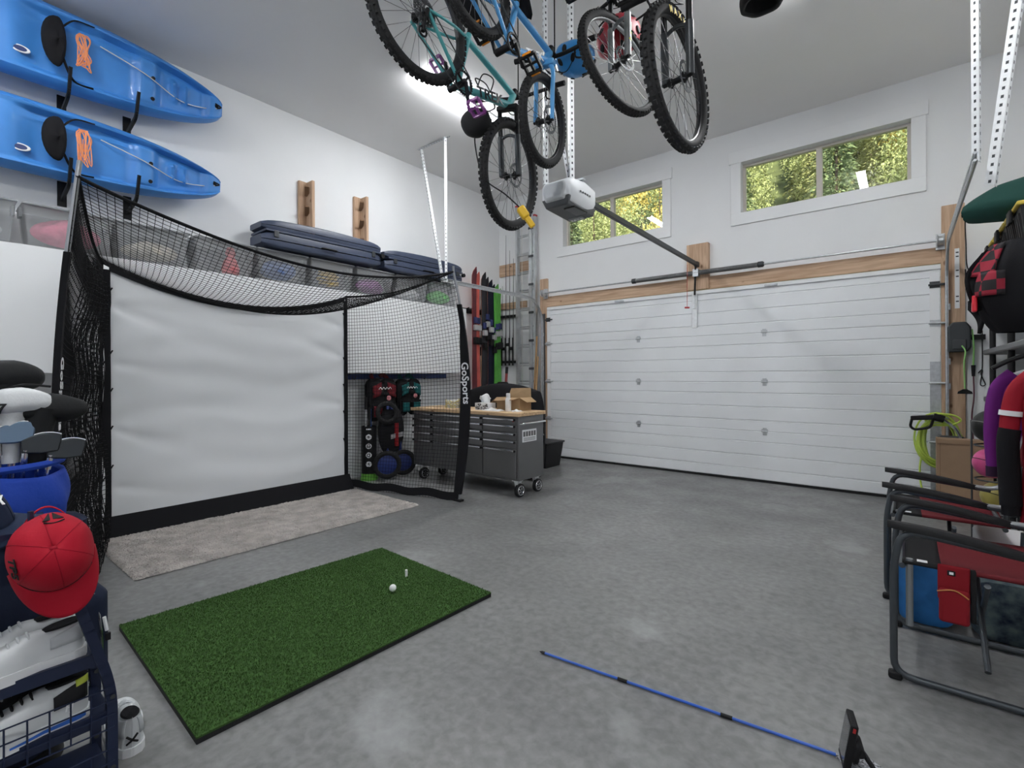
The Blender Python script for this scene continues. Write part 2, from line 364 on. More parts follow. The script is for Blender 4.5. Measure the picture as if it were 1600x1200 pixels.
# ---------------------------------------------------------------- outside: wooded hillside
hill_m = mat('forest_floor', (.11, .13, .05), .95, var=.4, vscale=.6)
def hz(x, y): return max(0., (y - 13) * .62) - .3 + .8 * math.sin(x * .13) * min(1, max(0, (y - 13) / 10))
struct('', 'forest floor outside', o=MB().grid(lambda a, c: (lerp(-90, 70, a), lerp(7.2, 95, c), hz(lerp(-90, 70, a), lerp(7.2, 95, c))), 30, 30).build('hillside', hill_m))
def tree_mesh(kind, seed):
    rnd = random.Random(seed); q = MB(); h = 11 if kind else 13
    q.cur = 1; q.tube([(0, 0, 0), (0, 0, h * .95)], [.16, .02], 6); q.cur = 0
    n = 5200
    for i in range(n):
        if kind:                                           # broadleaf: clumps
            c = rnd.choice(range(14)); r2 = random.Random(seed * 50 + c)
            _a, _q = r2.uniform(0, 6.28), 1.9 * math.sqrt(r2.random()); cc = V((_q * math.cos(_a), _q * math.sin(_a), r2.uniform(2, 10.3)))
            p = cc + V((max(-.9, min(.9, rnd.gauss(0, .5))), max(-.9, min(.9, rnd.gauss(0, .5))), rnd.gauss(0, .62))); s = rnd.uniform(.06, .15); d = V((rnd.gauss(0, 1), rnd.gauss(0, 1), rnd.gauss(0, 1))).normalized()
        else:
            z = 1.0 + (h - 1) * (rnd.random() ** 1.35); lay = (z * 1.4) % 1; rad = (1 - z / h) * 2.7 * (1 - .45 * lay) + .1
            a = rnd.uniform(0, 6.283); r_ = rad * math.sqrt(rnd.random()); p = V((math.cos(a) * r_, math.sin(a) * r_, z - .25 * r_)); s = rnd.uniform(.07, .19)
            d = V((math.cos(a), math.sin(a), -.35)).normalized()
        u = d.orthogonal().normalized(); w = d.cross(u); k = rnd.uniform(0, 6.28); u, w = u * math.cos(k) + w * math.sin(k), w * math.cos(k) - u * math.sin(k)
        j = q.pts([p + d * s * 1.3, p + u * s * .6 - d * s * .4, p - u * s * .6 - d * s * .4, p + w * s * .5 - d * s * .2]); q.face((j, j + 1, j + 2)); q.face((j, j + 2, j + 3))
    return q
bark = mat('bark', (.10, .07, .05), .9)
leafs = [mat('conifer_green', (.17, .22, .10), .8, var=.45, vscale=1.2), mat('conifer_olive', (.33, .34, .14), .8, var=.4, vscale=1.2),
         mat('autumn_yellow', (.70, .58, .18), .8, var=.35, vscale=1.2), mat('leaf_green', (.40, .44, .19), .8, var=.4, vscale=1.2)]
protos = []
for k, (kind, m_) in enumerate(((0, leafs[0]), (0, leafs[1]), (1, leafs[2]), (1, leafs[3]))):
    o = tree_mesh(kind, 11 + k).build('hillside_tree', [m_, bark]); protos.append(o)
TL = ['dark green conifer in the forest outside the windows', 'olive green conifer in the forest outside the windows',
      'yellow leaved tree in the forest outside the windows', 'light green leafy tree in the forest outside the windows']
used = set(); rnd = random.Random(3)
spots = []
for row in range(15):
    y = 18 + row * 2.9; n = int((y * .80 + 3) / 3.2) + 1
    for k in range(n): spots.append((y * -.74 - 1 + k * 3.2 + (1.6 if row % 2 else 0) + rnd.uniform(-.15, .15), y + rnd.uniform(-.15, .15), row))
for x, y, row in spots:
    c = rnd.random(); yel = .62 if x < -.36 * y else .34
    k = 2 if c < yel * .55 else 3 if c < yel else 1 if c < .66 else 0
    o = protos[k] if k not in used else protos[k].copy()
    if k in used: COL.objects.link(o)
    used.add(k); s = rnd.uniform(.48, .57); o.location = (x, y, hz(x, y) - .2); o.scale = (s, s, s * rnd.uniform(1.0, 1.3)); o.rotation_euler = (0, 0, rnd.uniform(0, 6.28))
    tag(o, TL[k], 'tree', TL[k].split(' in ')[0] + 's on the hillside')

# ---------------------------------------------------------------- wall cabinets, totes, cases on the left wall
cab_white = mat('cabinet_white', (.82, .835, .845), .5)
CX = -5.30
for k, (y0, y1) in enumerate(((-1.0, .9), (.904, 2.4), (2.404, 3.9), (3.904, 5.46))):
    nm = ['reaching past the golf bags', 'behind the sheltered end of the impact screen', 'behind the middle of the golf net', 'nearest the skis, behind the netting'][k]
    c = thing('wall_cabinet', 'long white wall cabinet ' + nm, 'cabinet', (XL, y0, 1.37), 'white wall cabinets')
    MB().box(XL, CX - .02, y0, y1, 1.37, 2.37).build('body', cab_white, c)
    MB().box(CX - .02, CX, y0 + .001, y1 - .001, 1.37, 2.368).build('door_panel', cab_white, c, bevel=.002)
blue_rail = mat('blue_enamel', (.03, .06, .22), .45)
t = thing('hook_rail', 'blue hook rail on the wall beneath the cabinets', 'rail', (XL, 2.9, 1.3))
MB().box(XL, XL + .03, 2.95, 5.3, 1.29, 1.36).build('rail', blue_rail, t, bevel=.003)
for y in (3.5, 3.62, 4.0, 4.4, 4.8): MB().tube(arc_fillet([(XL + .03, y, 1.32), (XL + .1, y, 1.28), (XL + .13, y, 1.33)], .03), .006, 6).build('hook', dark_metal, t)

tote_m = mat('translucent_plastic', (.60, .62, .64), .32, alpha=.80)
lid_m = mat('grey_lid', (.40, .42, .44), .45, alpha=.45)
def tapered(q, x0, x1, y0, y1, z0, z1, tp, th=.0):
    q.hexa([(x0 + tp, y0 + tp, z0), (x1 - tp, y0 + tp, z0), (x1 - tp, y1 - tp, z0), (x0 + tp, y1 - tp, z0), (x0, y0, z1), (x1, y0, z1), (x1, y1, z1), (x0, y1, z1)])
def open_tote(q, x0, x1, y0, y1, z0, z1, tp, th=.006):
    A = [(x0 + tp, y0 + tp, z0), (x1 - tp, y0 + tp, z0), (x1 - tp, y1 - tp, z0), (x0 + tp, y1 - tp, z0), (x0, y0, z1), (x1, y0, z1), (x1, y1, z1), (x0, y1, z1)]
    B = [(x0 + tp + th, y0 + tp + th, z0 + th), (x1 - tp - th, y0 + tp + th, z0 + th), (x1 - tp - th, y1 - tp - th, z0 + th), (x0 + tp + th, y1 - tp - th, z0 + th),
         (x0 + th, y0 + th, z1), (x1 - th, y0 + th, z1), (x1 - th, y1 - th, z1), (x0 + th, y1 - th, z1)]
    i = q.pts(A); j = q.pts(B)
    for f in ((3, 2, 1, 0), (0, 1, 5, 4), (1, 2, 6, 5), (2, 3, 7, 6), (3, 0, 4, 7)):
        q.face([i + k for k in f]); q.face([j + k for k in f][::-1])
    for k in range(4): a, c = 4 + k, 4 + (k + 1) % 4; q.face((i + a, i + c, j + c, j + a))
TY = [-.62, -.03, .56, 1.13, 1.73, 2.31, 2.90, 3.50, 4.10, 4.69]
what = ['out at the far end over the golf bags', 'with clear bags, leftmost in the photo', 'with a pink bag inside, under the lower kayak', 'behind the sagging net corner', 'holding a red and white figure',
        'under the thick end of the longer navy case', 'holding yellow rope', 'under the handle of the longer navy case', 'under the shorter navy case', 'holding something green, nearest the skis']
cols = [(.5, .5, .5), (.72, .72, .73), (.70, .16, .26), (.55, .5, .42), (.66, .12, .13), (.10, .16, .34), (.62, .44, .13), (.30, .10, .30), (.68, .68, .70), (.16, .58, .14)]
cname = ['folded grey cloth', 'clear plastic bag', 'pink fabric bag', 'beige folded blanket', 'red and white toy figure', 'blue folded tarpaulin', 'coil of yellow rope', 'purple fabric bundle', 'white wadded bag', 'green fabric bundle']
for k, y0 in enumerate(TY):
    y1 = y0 + .555
    t = thing('storage_tote', 'translucent grey storage tote ' + what[k], 'storage tote', (XL + .2, y0, 2.37), 'totes along the cabinet tops')
    q = MB(); open_tote(q, XL + .02, CX + .02, y0 + .01, y1, 2.372, 2.675, .028); q.build('tub', tote_m, t)
    q = MB(); q.box(XL + .012, CX + .035, y0, y1 + .012, 2.676, 2.694); q.box(XL + .05, CX - .01, y0 + .04, y1 - .03, 2.694, 2.706)
    q.build('lid', lid_m, t, bevel=.006)
    for yy in (y0, y1 - .005): MB().box(-5.49, -5.40, yy - .006, yy + .016, 2.60, 2.68).build('latch', lid_m, t, bevel=.003)
    cm = mat('content_%d' % k, cols[k], .7, var=.25, vscale=20)
    q = MB(); rr = random.Random(k)
    if k == 6:
        for c in range(9): q.torus((-5.40 + rr.uniform(-.02, .02), (y0 + y1) / 2 + rr.uniform(-.09, .09), 2.43 + c * .018), (rr.uniform(-.3, .3), rr.uniform(-.3, .3), 1), .085 + rr.uniform(-.02, .01), .011, 20, 6)
    elif k == 4:
        q.lathe([(.0, 0), (.075, .0), (.085, .05), (.06, .13), (.035, .18), (.05, .21), (.03, .27), (0, .28)], (-5.385, y0 + .36, 2.385), n=14)
    else:
        lump = rr.uniform(.08, .12)
        q.grid(lambda a, c: (-5.405 + .10 * math.cos(6.283 * a) * math.sin(math.pi * c) * (1 + .15 * math.sin(5 * 6.283 * a + 7 * c + k)), (y0 + y1) / 2 + rr.choice((0,)) + .2 * math.sin(6.283 * a) * math.sin(math.pi * c) * (1 + .12 * math.sin(4 * 6.283 * a + k)), 2.40 + lump * (1 - math.cos(math.pi * c)) * (1 + .12 * math.sin(3 * 6.283 * a + k)) * .9), 28, 12, True)
    o = q.build('stored_item', cm, None, smooth=True, loc=(-5.45, y0 + .28, 2.38)); tag(o, cname[k] + ' inside a translucent tote on the cabinets', 'stored item', 'things kept in the totes')

navy_case = mat('navy_shell', (.045, .060, .105), .38, bump=.08, bscale=300)
def ski_case(y0, y1, z0, h, label, tilt):
    t = thing('hard_case', label, 'travel case', (-5.4, y0, z0))
    def zz(y): return z0 + tilt * (y - y0)
    def half(zlo, zhi, dome, name):
        q = MB()
        def fn(a, c):
            L = y1 - y0; y = y0 + L * a; e = min(1, min(a, 1 - a) * 9) ** .5
            th = 6.283 * c; hx = .175 * (.75 + .25 * e); sq = lambda v: math.copysign(abs(v) ** .24, v)
            zc = (zlo + zhi) / 2; hzz = (zhi - zlo) / 2 * (.55 + .45 * e)
            return V((-5.385 + hx * sq(math.cos(th)), y, zz(y) + zc + hzz * sq(math.sin(th)) + (dome * math.sin(math.pi * a) if math.sin(th) > .2 else 0)))
        q.grid(fn, 24, 28); n = 29
        i0 = 0; q.face(list(range(0, 28))[::-1]); q.face([24 * 29 + k for k in range(28)])
        q.build(name, navy_case, t, smooth=True)
    half(.0, h * .60, 0., 'lower_shell'); half(h * .62, h, .03, 'upper_shell')
    q = MB()
    q.bar((-5.385, y0 + .03, zz(y0) + h * .61), (-5.385, y1 - .03, zz(y1) + h * .61), .362, h * .08); q.build('seam_band', navy_case, t, bevel=.004)
    ym = (y0 + y1) / 2; zm = zz(ym) + h * .3
    MB().tube(arc_fillet([(-5.215, ym - .09, zm), (-5.18, ym - .085, zm), (-5.18, ym + .085, zm), (-5.215, ym + .09, zm)], .03), .009, 8).build('handle', black, t)
    for y in (y0 + .14, y1 - .14):
        MB().box(-5.215, -5.2, y - .025, y + .025, zz(y) + h * .38, zz(y) + h * .62).build('latch', dark_metal, t, bevel=.004)
    MB().cyl((-5.24, y1 - .0, zz(y1) + h * .50), (-5.20, y1 - .0, zz(y1) + h * .50), .028).build('wheel', black, t)
    return t
ski_case(2.34, 3.84, 2.708, .29, 'longer navy blue hard travel case lying on the totes', .012)
ski_case(3.90, 5.32, 2.708, .27, 'shorter navy blue hard travel case lying on totes nearest the skis', .008)

peg_m = mat('dark_peg', (.20, .115, .065), .7)
# notched wooden wall brackets
for k, (y, z0, z1) in enumerate(((2.925, 2.72, 3.66), (3.67, 2.72, 3.68))):
    t = thing('wall_bracket', ['wooden wall bracket with angled pegs above the longer case', 'wooden wall bracket with angled pegs nearer the ceiling hanger'][k], 'bracket', (XL, y, z0), 'wooden peg brackets')
    MB().box(XL, XL + .04, y, y + .12, z0, z1).build('back_board', lumber_z, t, bevel=.003)
    MB().box(XL + .04, XL + .18, y + .085, y + .12, z0, z1 - .01).build('side_board', lumber_z, t, bevel=.003)
    for j in range(4):
        z = z1 - .14 - j * .235
        MB().bar((XL + .06, y + .084, z - .03), (XL + .165, y + .03, z + .045), .05, .022).build('peg', peg_m, t, bevel=.002)

# ---------------------------------------------------------------- kayaks
kay_m = mat('kayak_plastic', (.055, .25, .66), .42, var=.12, vscale=3, coat=.15)
rope_or = mat('orange_rope', (.85, .33, .16), .8); rope_wh = mat('pale_cord', (.66, .64, .60), .8)
def kayak(zc, hw, ytip, label, tilt, seat_dark):
    y0, y1 = ytip - 3.05, ytip; L = y1 - y0
    t = thing('kayak', label, 'kayak', (XL + .03, (y0 + y1) / 2, zc - hw))
    xb, dep = XL + .05, .30
    Mt = Matrix.Translation((xb + dep * .5, 0, zc)) @ Matrix.Rotation(tilt, 4, 'Y')
    def width(a):
        d = abs(2 * a - 1); return hw * (.20 * (1 - d ** 40) ** .5 + .80 * (1 - d ** 2.9) ** .72) if d < 1 else 0
    def smooth(x, e0, e1): x = max(0, min(1, (x - e0) / (e1 - e0))); return x * x * (3 - 2 * x)
    def deck(a, q):
        """height of the deck (towards the room) at lengthwise a, crosswise q in -1..1"""
        w = width(a); base = dep * .46 * (1 - .35 * abs(2 * a - 1) ** 3)
        rim = 1 - abs(q) ** 6; h = base * (.30 + .70 * rim ** .6)
        h += .018 * math.exp(-((abs(q) - .82) / .07) ** 2)
        rec = smooth(.76 - abs(q), 0, .12)
        d1 = smooth(a, .80, .83) * (1 - smooth(a, .935, .96))                      # end tank well
        h -= .065 * rec * d1
        d2 = smooth(a, .50, .56) * (1 - smooth(a, .745, .775))                     # seat well
        h -= .055 * rec * d2
        d3 = smooth(a, .15, .2) * (1 - smooth(a, .44, .48)); h -= .06 * rec * d3     # foot wells
        h += .022 * math.exp(-(q / .10) ** 2) * d3
        for c in (.855, .885): h += .05 * math.exp(-((a - c - .012 * (q - .1) ** 2 * 4) / .0065) ** 2) * smooth(.50 - abs(q - .05), 0, .25)
        h -= .03 * math.exp(-((abs(q) - .70) / .05) ** 2) * smooth(a, .66, .70) * (1 - smooth(a, .95, .97)) * (1 if q > 0 else .4)
        h += .008 * math.exp(-((q - .45) / .04) ** 2) * d2
        return h
    q = MB(Mt); na, nq = 150, 44
    def aa(i): return .5 - .5 * math.cos(math.pi * min(max(i, .0), 1.)) if False else i
    q.grid(lambda a, c: (deck(a, 2 * c - 1) * (1 if width(a) > 0 else 1) * min(1, width(a) / (hw * .25)) ** .5 if width(a) > 0 else 0, y0 + L * a, width(a) * (2 * c - 1)), na, nq)
    def hull(a, c):
        w = width(a); s_ = 2 * c - 1
        edge = deck(a, 1 if s_ > 0 else -1) * (min(1, w / (hw * .25)) ** .5 if w > 0 else 0)
        return (edge - (edge + dep * .5 * (1 - abs(2 * a - 1) ** 4) * .98) * (1 - abs(s_) ** 3.0) , y0 + L * a, w * s_)
    q.grid(hull, na, 20, flip=True)
    q.build('hull', kay_m, t, smooth=True)
    def on(a, s_, off=.004): return Mt @ V((deck(a, s_) + off, y0 + L * a, width(a) * s_))
    # seat back, straps, cords
    a0 = 1 - (ytip - (.78)) / L - .005
    q = MB()
    ctr = on(a0, 0.05, .08)
    def sb(a, c):
        th = 6.283 * a; r = math.sin(math.pi * min(max(c, .0), 1)); u = math.cos(th); v = math.sin(th)
        return ctr + V((.05 * (2 * c - 1) + .02 * u * u, .10 * u * r ** .4 * (1 if u < 0 else .5), (hw * .62) * v * r ** .4))
    q.grid(sb, 24, 8, True); q.build('seat_back', black_cloth, t, smooth=True)
    for s_ in (-.78, .78):
        MB().tube(bez([ctr + V((.02, .03, hw * .5 * s_)), on(a0 + .035, s_ * .95, .012), on(a0 + .075, s_ * 1.0, .008)], 6), .011, 6, flat=.4).build('seat_strap', black_cloth, t)
    tip = on(.982, 0, .012); mid = on(.90, -.28, .02)
    MB().tube(bez([on(a0 + .09, .42, .02), on(.78, .12, .02), on(.87, -.22, .025), on(.94, -.2, .02), tip], 10), .0045, 6).build('deck_cord', rope_wh, t, smooth=True)
    q = MB(); rr = random.Random(int(zc * 10)); rc = on(a0 + .052, .35, .05)
    for k in range(12):
        q.tube(bez([rc + V((0, rr.uniform(-.03, .03), .05)), rc + V((.03, rr.uniform(-.05, .05), -.02)), rc + V((.03, rr.uniform(-.05, .05), -.20 + rr.uniform(-.07, .05))), rc + V((.02, rr.uniform(-.03, .03), -.02 - rr.uniform(.0, .22)))], 6), .0045, 5)
    q.build('rope_bundle', rope_or, t, smooth=True)
    for a, s_ in ((.80, .12), (.80, -.52), (.975, .12)):
        p = on(a, s_, .001); MB().cyl(p - V((.012, 0, 0)), p + V((.006, 0, 0)), .016, n=14).build('scupper_hole', black, t)
    MB().tube(bez([on(.970, .25, .01), on(.985, .1, .03), on(.975, -.05, .01)], 6), .007, 6).build('bow_toggle', black, t)
    p = on(a0 - .068, -.40, .004)
    MB().lathe([(.0, .006), (.055, .006), (.06, 0)], p, (1, 0, 0), 24, sx=.5, sy=1, xd=(0, 0, 1)).build('oval_badge', white_trim, t)
    MB().lathe([(.0, .009), (.035, .009), (.04, .005)], p, (1, 0, 0), 24, sx=.5, sy=1, xd=(0, 0, 1)).build('badge_centre', mat('badge_navy', (.03, .05, .16), .4), t)
    return on
kayak(4.02, .325, 2.02, 'upper blue sit-on kayak hung just below the ceiling', R(6), True)
kayak(3.245, .285, 2.0, 'lower blue sit-on kayak hung above the storage totes', R(6), False)
for zc, hw, nm in ((4.02, .325, 'upper'), (3.245, .285, 'lower')):
    for y, w2 in ((.84, 'beside the seat'), (1.29, 'toward the tip')):
        t = thing('kayak_hook', 'black wall hook under the %s kayak %s' % (nm, w2), 'hook', (XL, y, zc - hw), 'kayak hooks')
        MB().box(XL, XL + .012, y - .03, y + .03, zc - hw - .16, zc - hw + .05).build('wall_plate', black, t)
        q = MB(); P = arc_fillet([(XL + .01, y, zc - hw - .10), (XL + .30, y, zc - hw - .045), (XL + .385, y, zc - hw + .15)], .05)
        for p0, p1 in zip(P, P[1:]): q.bar(p0, p1, .035, .02, up=(0, 1, 0))
        q.build('arm', black, t)

# ---------------------------------------------------------------- golf hitting net
net_m = mat('net_cord', (.012, .012, .013), .9)
screen_m = mat('screen_fabric', (.80, .82, .84), .8, bump=.05, bscale=300)
FL = lambda s: V((-3.45, .512, 0)).lerp(V((-3.45, .588, 2.50)), s) + V((-.02, -.11, 0)) * math.sin(math.pi * s) ** 1 * .55
FR = lambda s: V((-3.690, 3.672, 0)).lerp(V((-3.705, 3.625, 2.43)), s) + V((.075, .115, 0)) * math.sin(math.pi * min(1, s * 1.0)) ** .9
BX = -5.19
BL = lambda s: V((BX, 1.0, 0)).lerp(V((BX, 1.02, 2.29)), s)
BR = lambda s: V((BX, 3.30, 0)).lerp(V((BX, 3.30, 2.28)), s)
g = thing('golf_net', 'black framed golf hitting net with white impact screen', 'golf net', (-4.5, 2.1, 0))
def net(name, surf, nu, nv, su, sv, r=.0021):
    q = MB()
    for i in range(nu + 1): q.tube([surf(i / nu, k / sv) for k in range(sv + 1)], r, 3, caps=False)
    for j in range(nv + 1): q.tube([surf(k / su, j / nv) for k in range(su + 1)], r, 3, caps=False)
    return stuff(q.build(name, net_m, g))
def topfront(a): return FL(.965).lerp(FR(1.0), a) + V((0, 0, -.245 * math.sin(math.pi * a) ** .9))
def topback(a): return BL(1).lerp(BR(1), a) + V((.03 * math.sin(math.pi * a), 0, -.245 * math.sin(math.pi * a) ** .85))
def roof(a, c):
    p = topfront(a).lerp(topback(a), c); return p + V((0, 0, -.16 * math.sin(math.pi * c) * (.4 + .6 * math.sin(math.pi * a)) - .03 * math.sin(math.pi * c)))
def side_r(a, c):
    p = BR(c).lerp(FR(c), a); return p + V((.0, .035 * math.sin(math.pi * a) * math.sin(math.pi * c), -.075 * math.sin(math.pi * a) * c ** 3))
def side_l(a, c):
    p = BL(c).lerp(FL(c * .965), a); return p + V((.03 * math.sin(9 * c), -.05 * math.sin(math.pi * a) * math.sin(math.pi * c) + .02 * math.sin(math.pi * a) * math.sin(c * 25), -.08 * math.sin(math.pi * a) * c ** 3))
net('roof_net', roof, 76, 44, 44, 30); net('side_net', side_r, 40, 60, 24, 24); net('side_net', side_l, 46, 60, 24, 40, .0026)
net('gathered_net', lambda a, c: side_l(.12 + .62 * a, c * .90) + V((0, .05 + .03 * math.sin(a * 31 + c * 6), 0)), 34, 60, 34, 30, .0028)
for fn, nm in ((topfront, 'front_cord'),): MB().tube([fn(k / 40) for k in range(41)], .011, 8).build(nm, black_cloth, g, smooth=True)
MB().tube([topback(k / 40) + V((.02, 0, .0)) for k in range(41)], .014, 8).build('rear_cord', black_cloth, g, smooth=True)
MB().tube([side_r(k / 20, 1) for k in range(21)], .010, 8).build('side_cord', black_cloth, g, smooth=True)
MB().tube([side_l(k / 20, 1) for k in range(21)], .010, 8).build('side_cord', black_cloth, g, smooth=True)
# poles with sleeves
MB().tube([FL(k / 20) for k in range(21)] , .0125, 10).build('pole', mat('pole_grey', (.35, .36, .38), .35, .8), g, smooth=True)
MB().tube([FR(k / 20) for k in range(21)] + [FR(1) + V((0, 0, .06))], .0125, 10).build('pole', MATS['pole_grey'], g, smooth=True)
def sleeve(fn, s0, s1, inw, w, name):
    q = MB(); n = 24
    for a, c in zip(range(n), range(1, n + 1)):
        p0, p1 = fn(lerp(s0, s1, a / n)), fn(lerp(s0, s1, c / n)); inv = V(inw)
        k0 = w * (.35 + .65 * math.sin(math.pi * min(1, .12 + a / n)) ** .6); k1 = w * (.35 + .65 * math.sin(math.pi * min(1, .12 + c / n)) ** .6)
        t_ = V((-inv.y, inv.x, 0)) * .014
        q.hexa([p0 - t_ - inv * .016, p0 - t_ + inv * k0, p0 + t_ + inv * k0, p0 + t_ - inv * .016, p1 - t_ - inv * .016, p1 - t_ + inv * k1, p1 + t_ + inv * k1, p1 + t_ - inv * .016])
    return q.build(name, black_cloth, g)
dr = (BR(.5) - FR(.5)); dr.z = 0; dr.normalize(); dl = (BL(.5) - FL(.5)); dl.z = 0; dl.normalize()
sleeve(FR, .03, .86, dr, .10, 'pole_sleeve'); sleeve(FL, .05, .80, dl, .05, 'pole_sleeve')
MB().tube([BR(0), BR(1)], .012, 8).build('pole', black, g, smooth=True); MB().tube([BL(0), BL(1)], .012, 8).build('pole', black, g, smooth=True)
q = MB(); p = FR(0); q.box(p.x - .06, p.x + .05, p.y - .03, p.y + .03, 0, .022); q.build('foot', black, g, bevel=.004)
q = MB(); p = FL(0); q.box(p.x - .06, p.x + .05, p.y - .03, p.y + .03, 0, .022); q.build('foot', black, g, bevel=.004)
# skirt along the bottom of the side panel
q = MB(); q.grid(lambda a, c: BR(0).lerp(FR(0), a) + V((.03 * c * 0 - .0, -.01 * c, .012 + .085 * (1 - c) + .012 * math.sin(a * 19))), 24, 3); q.build('side_skirt', black_cloth, g, solid=.008)
q = MB(); q.grid(lambda a, c: BL(0).lerp(FL(0), a) + V((0, .01 * c, .012 + .085 * (1 - c))), 24, 3); q.build('side_skirt', black_cloth, g, solid=.008)
# impact screen with pulled wrinkles
SY0, SY1 = 1.06, 3.245
def scr(a, c):
    y = lerp(SY0, SY1, a); top = topback((y - 1.0) / 2.3).z - .03; z = lerp(.16, top, c)
    w = 0
    for yk, zk, ang, amp in ((SY0, 1.93, -.35, .028), (SY0, 1.93, .05, .02), (SY0, .9, -.4, .024), (SY1, 1.55, .35, .022), (SY1, 1.0, .2, .018), (SY0, .42, -.25, .02), (SY1, 1.9, .3, .022), (SY0, 1.45, -.15, .018)):
        s_ = 1 if yk == SY0 else -1; d = (y - yk) * s_; off = (z - zk) - ang * d
        w += amp * math.exp(-(off / (.03 + .12 * d)) ** 2) * math.exp(-d / .8) * min(1, d / .08)
    w = w * .75 + .004 * math.sin(z * 9 + y * 1.2) * math.sin(math.pi * a) + .0025 * math.sin(z * 23 - y * 2 + 1 + 2 * math.sin(y * 3)) + .05 * math.sin(math.pi * a) * math.sin(math.pi * c) * .5
    return V((BX + .03 - w, y, z))
MB().grid(scr, 110, 110).build('impact_screen', screen_m, g, smooth=True)
def border(fn, w, name, n=40, th=.006):
    q = MB(); q.grid(fn, n, 2); return q.build(name, black_cloth, g, solid=th)
border(lambda a, c: scr(0, a) + V((.008, -.05 * (1 - c) + .008, 0)) + V((0, .012 * math.sin(a * 13), 0)) * (1 - c), .05, 'screen_border')
border(lambda a, c: scr(1, a) + V((.008, .035 * c - .005, 0)), .04, 'screen_border')
border(lambda a, c: scr(a, 1) + V((.012, 0, .035 * c - .01)), .04, 'screen_border')
border(lambda a, c: V((lerp(BX + .05 - scr(a, 0).x + BX, BX + .12, 0) * 0 + lerp(scr(a, 0).x + .006, BX + .13, 1 - c), lerp(SY0 - .05, SY1 + .06, a), .006 + .165 * c)), .1, 'ground_skirt')
for s_ in (0, 1):
    pole = (BL, BR)[s_]
    for z in (.45, .78, 1.1, 1.42, 1.95):
        e = scr(s_, z / 2.1); p = pole(z / 2.28); MB().tube([p + V((.015, 0, 0)), V((e.x + .015, e.y + (.02 if s_ == 0 else -.02), e.z))], .006, 6).build('tie', black, g)
M_ = mtx(FR(.56) + dr * .045 + V((.018, -.0, 0)) * 0 + V((dr.y, -dr.x, 0)) * -.0 + V((.0, 0, 0)), (0, 0, -1), (1, 0, 0))
# lettering runs down the sleeve, on the face toward the room
nrm = V((-dr.y, dr.x, 0)); nrm = nrm if nrm.dot(V((0, 0, 0)) - FR(.5)) > 0 else -nrm
down = (FR(.50) - FR(.60)).normalized(); upv = nrm.cross(down)
text('lettering', 'GoSports', .115, mtx(FR(.515) + dr * .03 + nrm * .019, down, upv), white_trim, g, bold=.002)
nl = V((-dl.y, dl.x, 0)); nl = nl if nl.dot(-FL(.5)) > 0 else -nl
text('lettering', 'GoSports', .10, mtx(FL(.50) + dl * .018 + nl * .019, (FL(.45) - FL(.55)).normalized(), nl.cross((FL(.45) - FL(.55)).normalized())), white_trim, g, bold=.002)

# ---------------------------------------------------------------- rug, mat, ball, tee
rug_m = mat('rug_pile', (.47, .44, .41), .95, var=.22, vscale=9, bump=.6, bscale=160)
def rug(x0, x1, y0, y1):
    q = MB(); n, m = 150, 260; rr = random.Random(5); h = [[rr.random() for _ in range(m + 1)] for _ in range(n + 1)]
    def fn(a, c):
        i, j = int(round(a * n)), int(round(c * m)); e = min(a, 1 - a, c * 1.7, (1 - c) * 1.7)
        return (lerp(x0, x1, a) + (h[j % n][i % m] - .5) * .012 + (c - .5) * .05, lerp(y0, y1, c) + (h[(i * 7) % n][j] - .5) * .012, .004 + min(1, e * 60) * (.016 + .013 * h[i][j]))
    q.grid(fn, n, m)
    i = q.pts([(x0, y0, 0), (x1, y0, 0), (x1, y1, 0), (x0, y1, 0)])
    return q.build('area_rug', rug_m, None, loc=((x0 + x1) / 2, (y0 + y1) / 2, 0))
tag(rug(-5.02, -3.90, .93, 3.29), 'light grey shaggy rug in front of the impact screen', 'rug')
turf = mat('turf_green', (.042, .095, .022), .9, var=.3, vscale=60, bump=.3, bscale=300)
t = thing('hitting_mat', 'green artificial turf golf hitting mat on the concrete', 'golf mat', (-2.6, 1.45, 0))
MC = [(-3.235, .70), (-2.005, .655), (-1.945, 2.205), (-3.105, 2.262)]
def mq(a, c): return (lerp(lerp(MC[0][0], MC[1][0], a), lerp(MC[3][0], MC[2][0], a), c), lerp(lerp(MC[0][1], MC[1][1], a), lerp(MC[3][1], MC[2][1], a), c))
q = MB(); q.hexa([(*p, 0) for p in MC] + [(*p, .02) for p in MC]); q.build('rubber_base', black_rub, t)
q = MB(); q.hexa([(*p, .02) for p in MC] + [(*p, .027) for p in MC]); q.build('turf_backing', turf, t)
q = MB(); rr = random.Random(2)
for k in range(52000):
    x, y = mq(rr.random(), rr.random()); a = rr.uniform(0, 6.28); w = .0022; l = rr.uniform(.006, .011); d = rr.uniform(.002, .008)
    i = q.pts([(x - w * math.cos(a), y - w * math.sin(a), .026), (x + w * math.cos(a), y + w * math.sin(a), .026), (x + d * math.sin(a), y - d * math.cos(a), .026 + l)]); q.face((i, i + 1, i + 2))
stuff(q.build('turf_blades', turf, t))
ball_w = mat('ball_white', (.85, .86, .86), .35, coat=.3)
q = MB(); q.ell((-2.41, 1.837, .0213 + .033), .0213, .0213, .0213, 24, 16); tag(q.build('golf_ball', ball_w, None, smooth=True, loc=(-2.41, 1.837, .033)), 'white golf ball on the green mat', 'golf ball')
q = MB(); q.lathe([(.004, 0), (.0045, .03), (.008, .038), (.009, .04)], (-2.532, 2.038, .027), n=12); q.cyl((-2.532, 2.038, .027), (-2.532, 2.038, .07), .0085, n=12); tag(q.build('golf_tee', ball_w, None, smooth=True, loc=(-2.532, 2.038, .027)), 'white rubber tee standing on the green mat', 'golf tee')

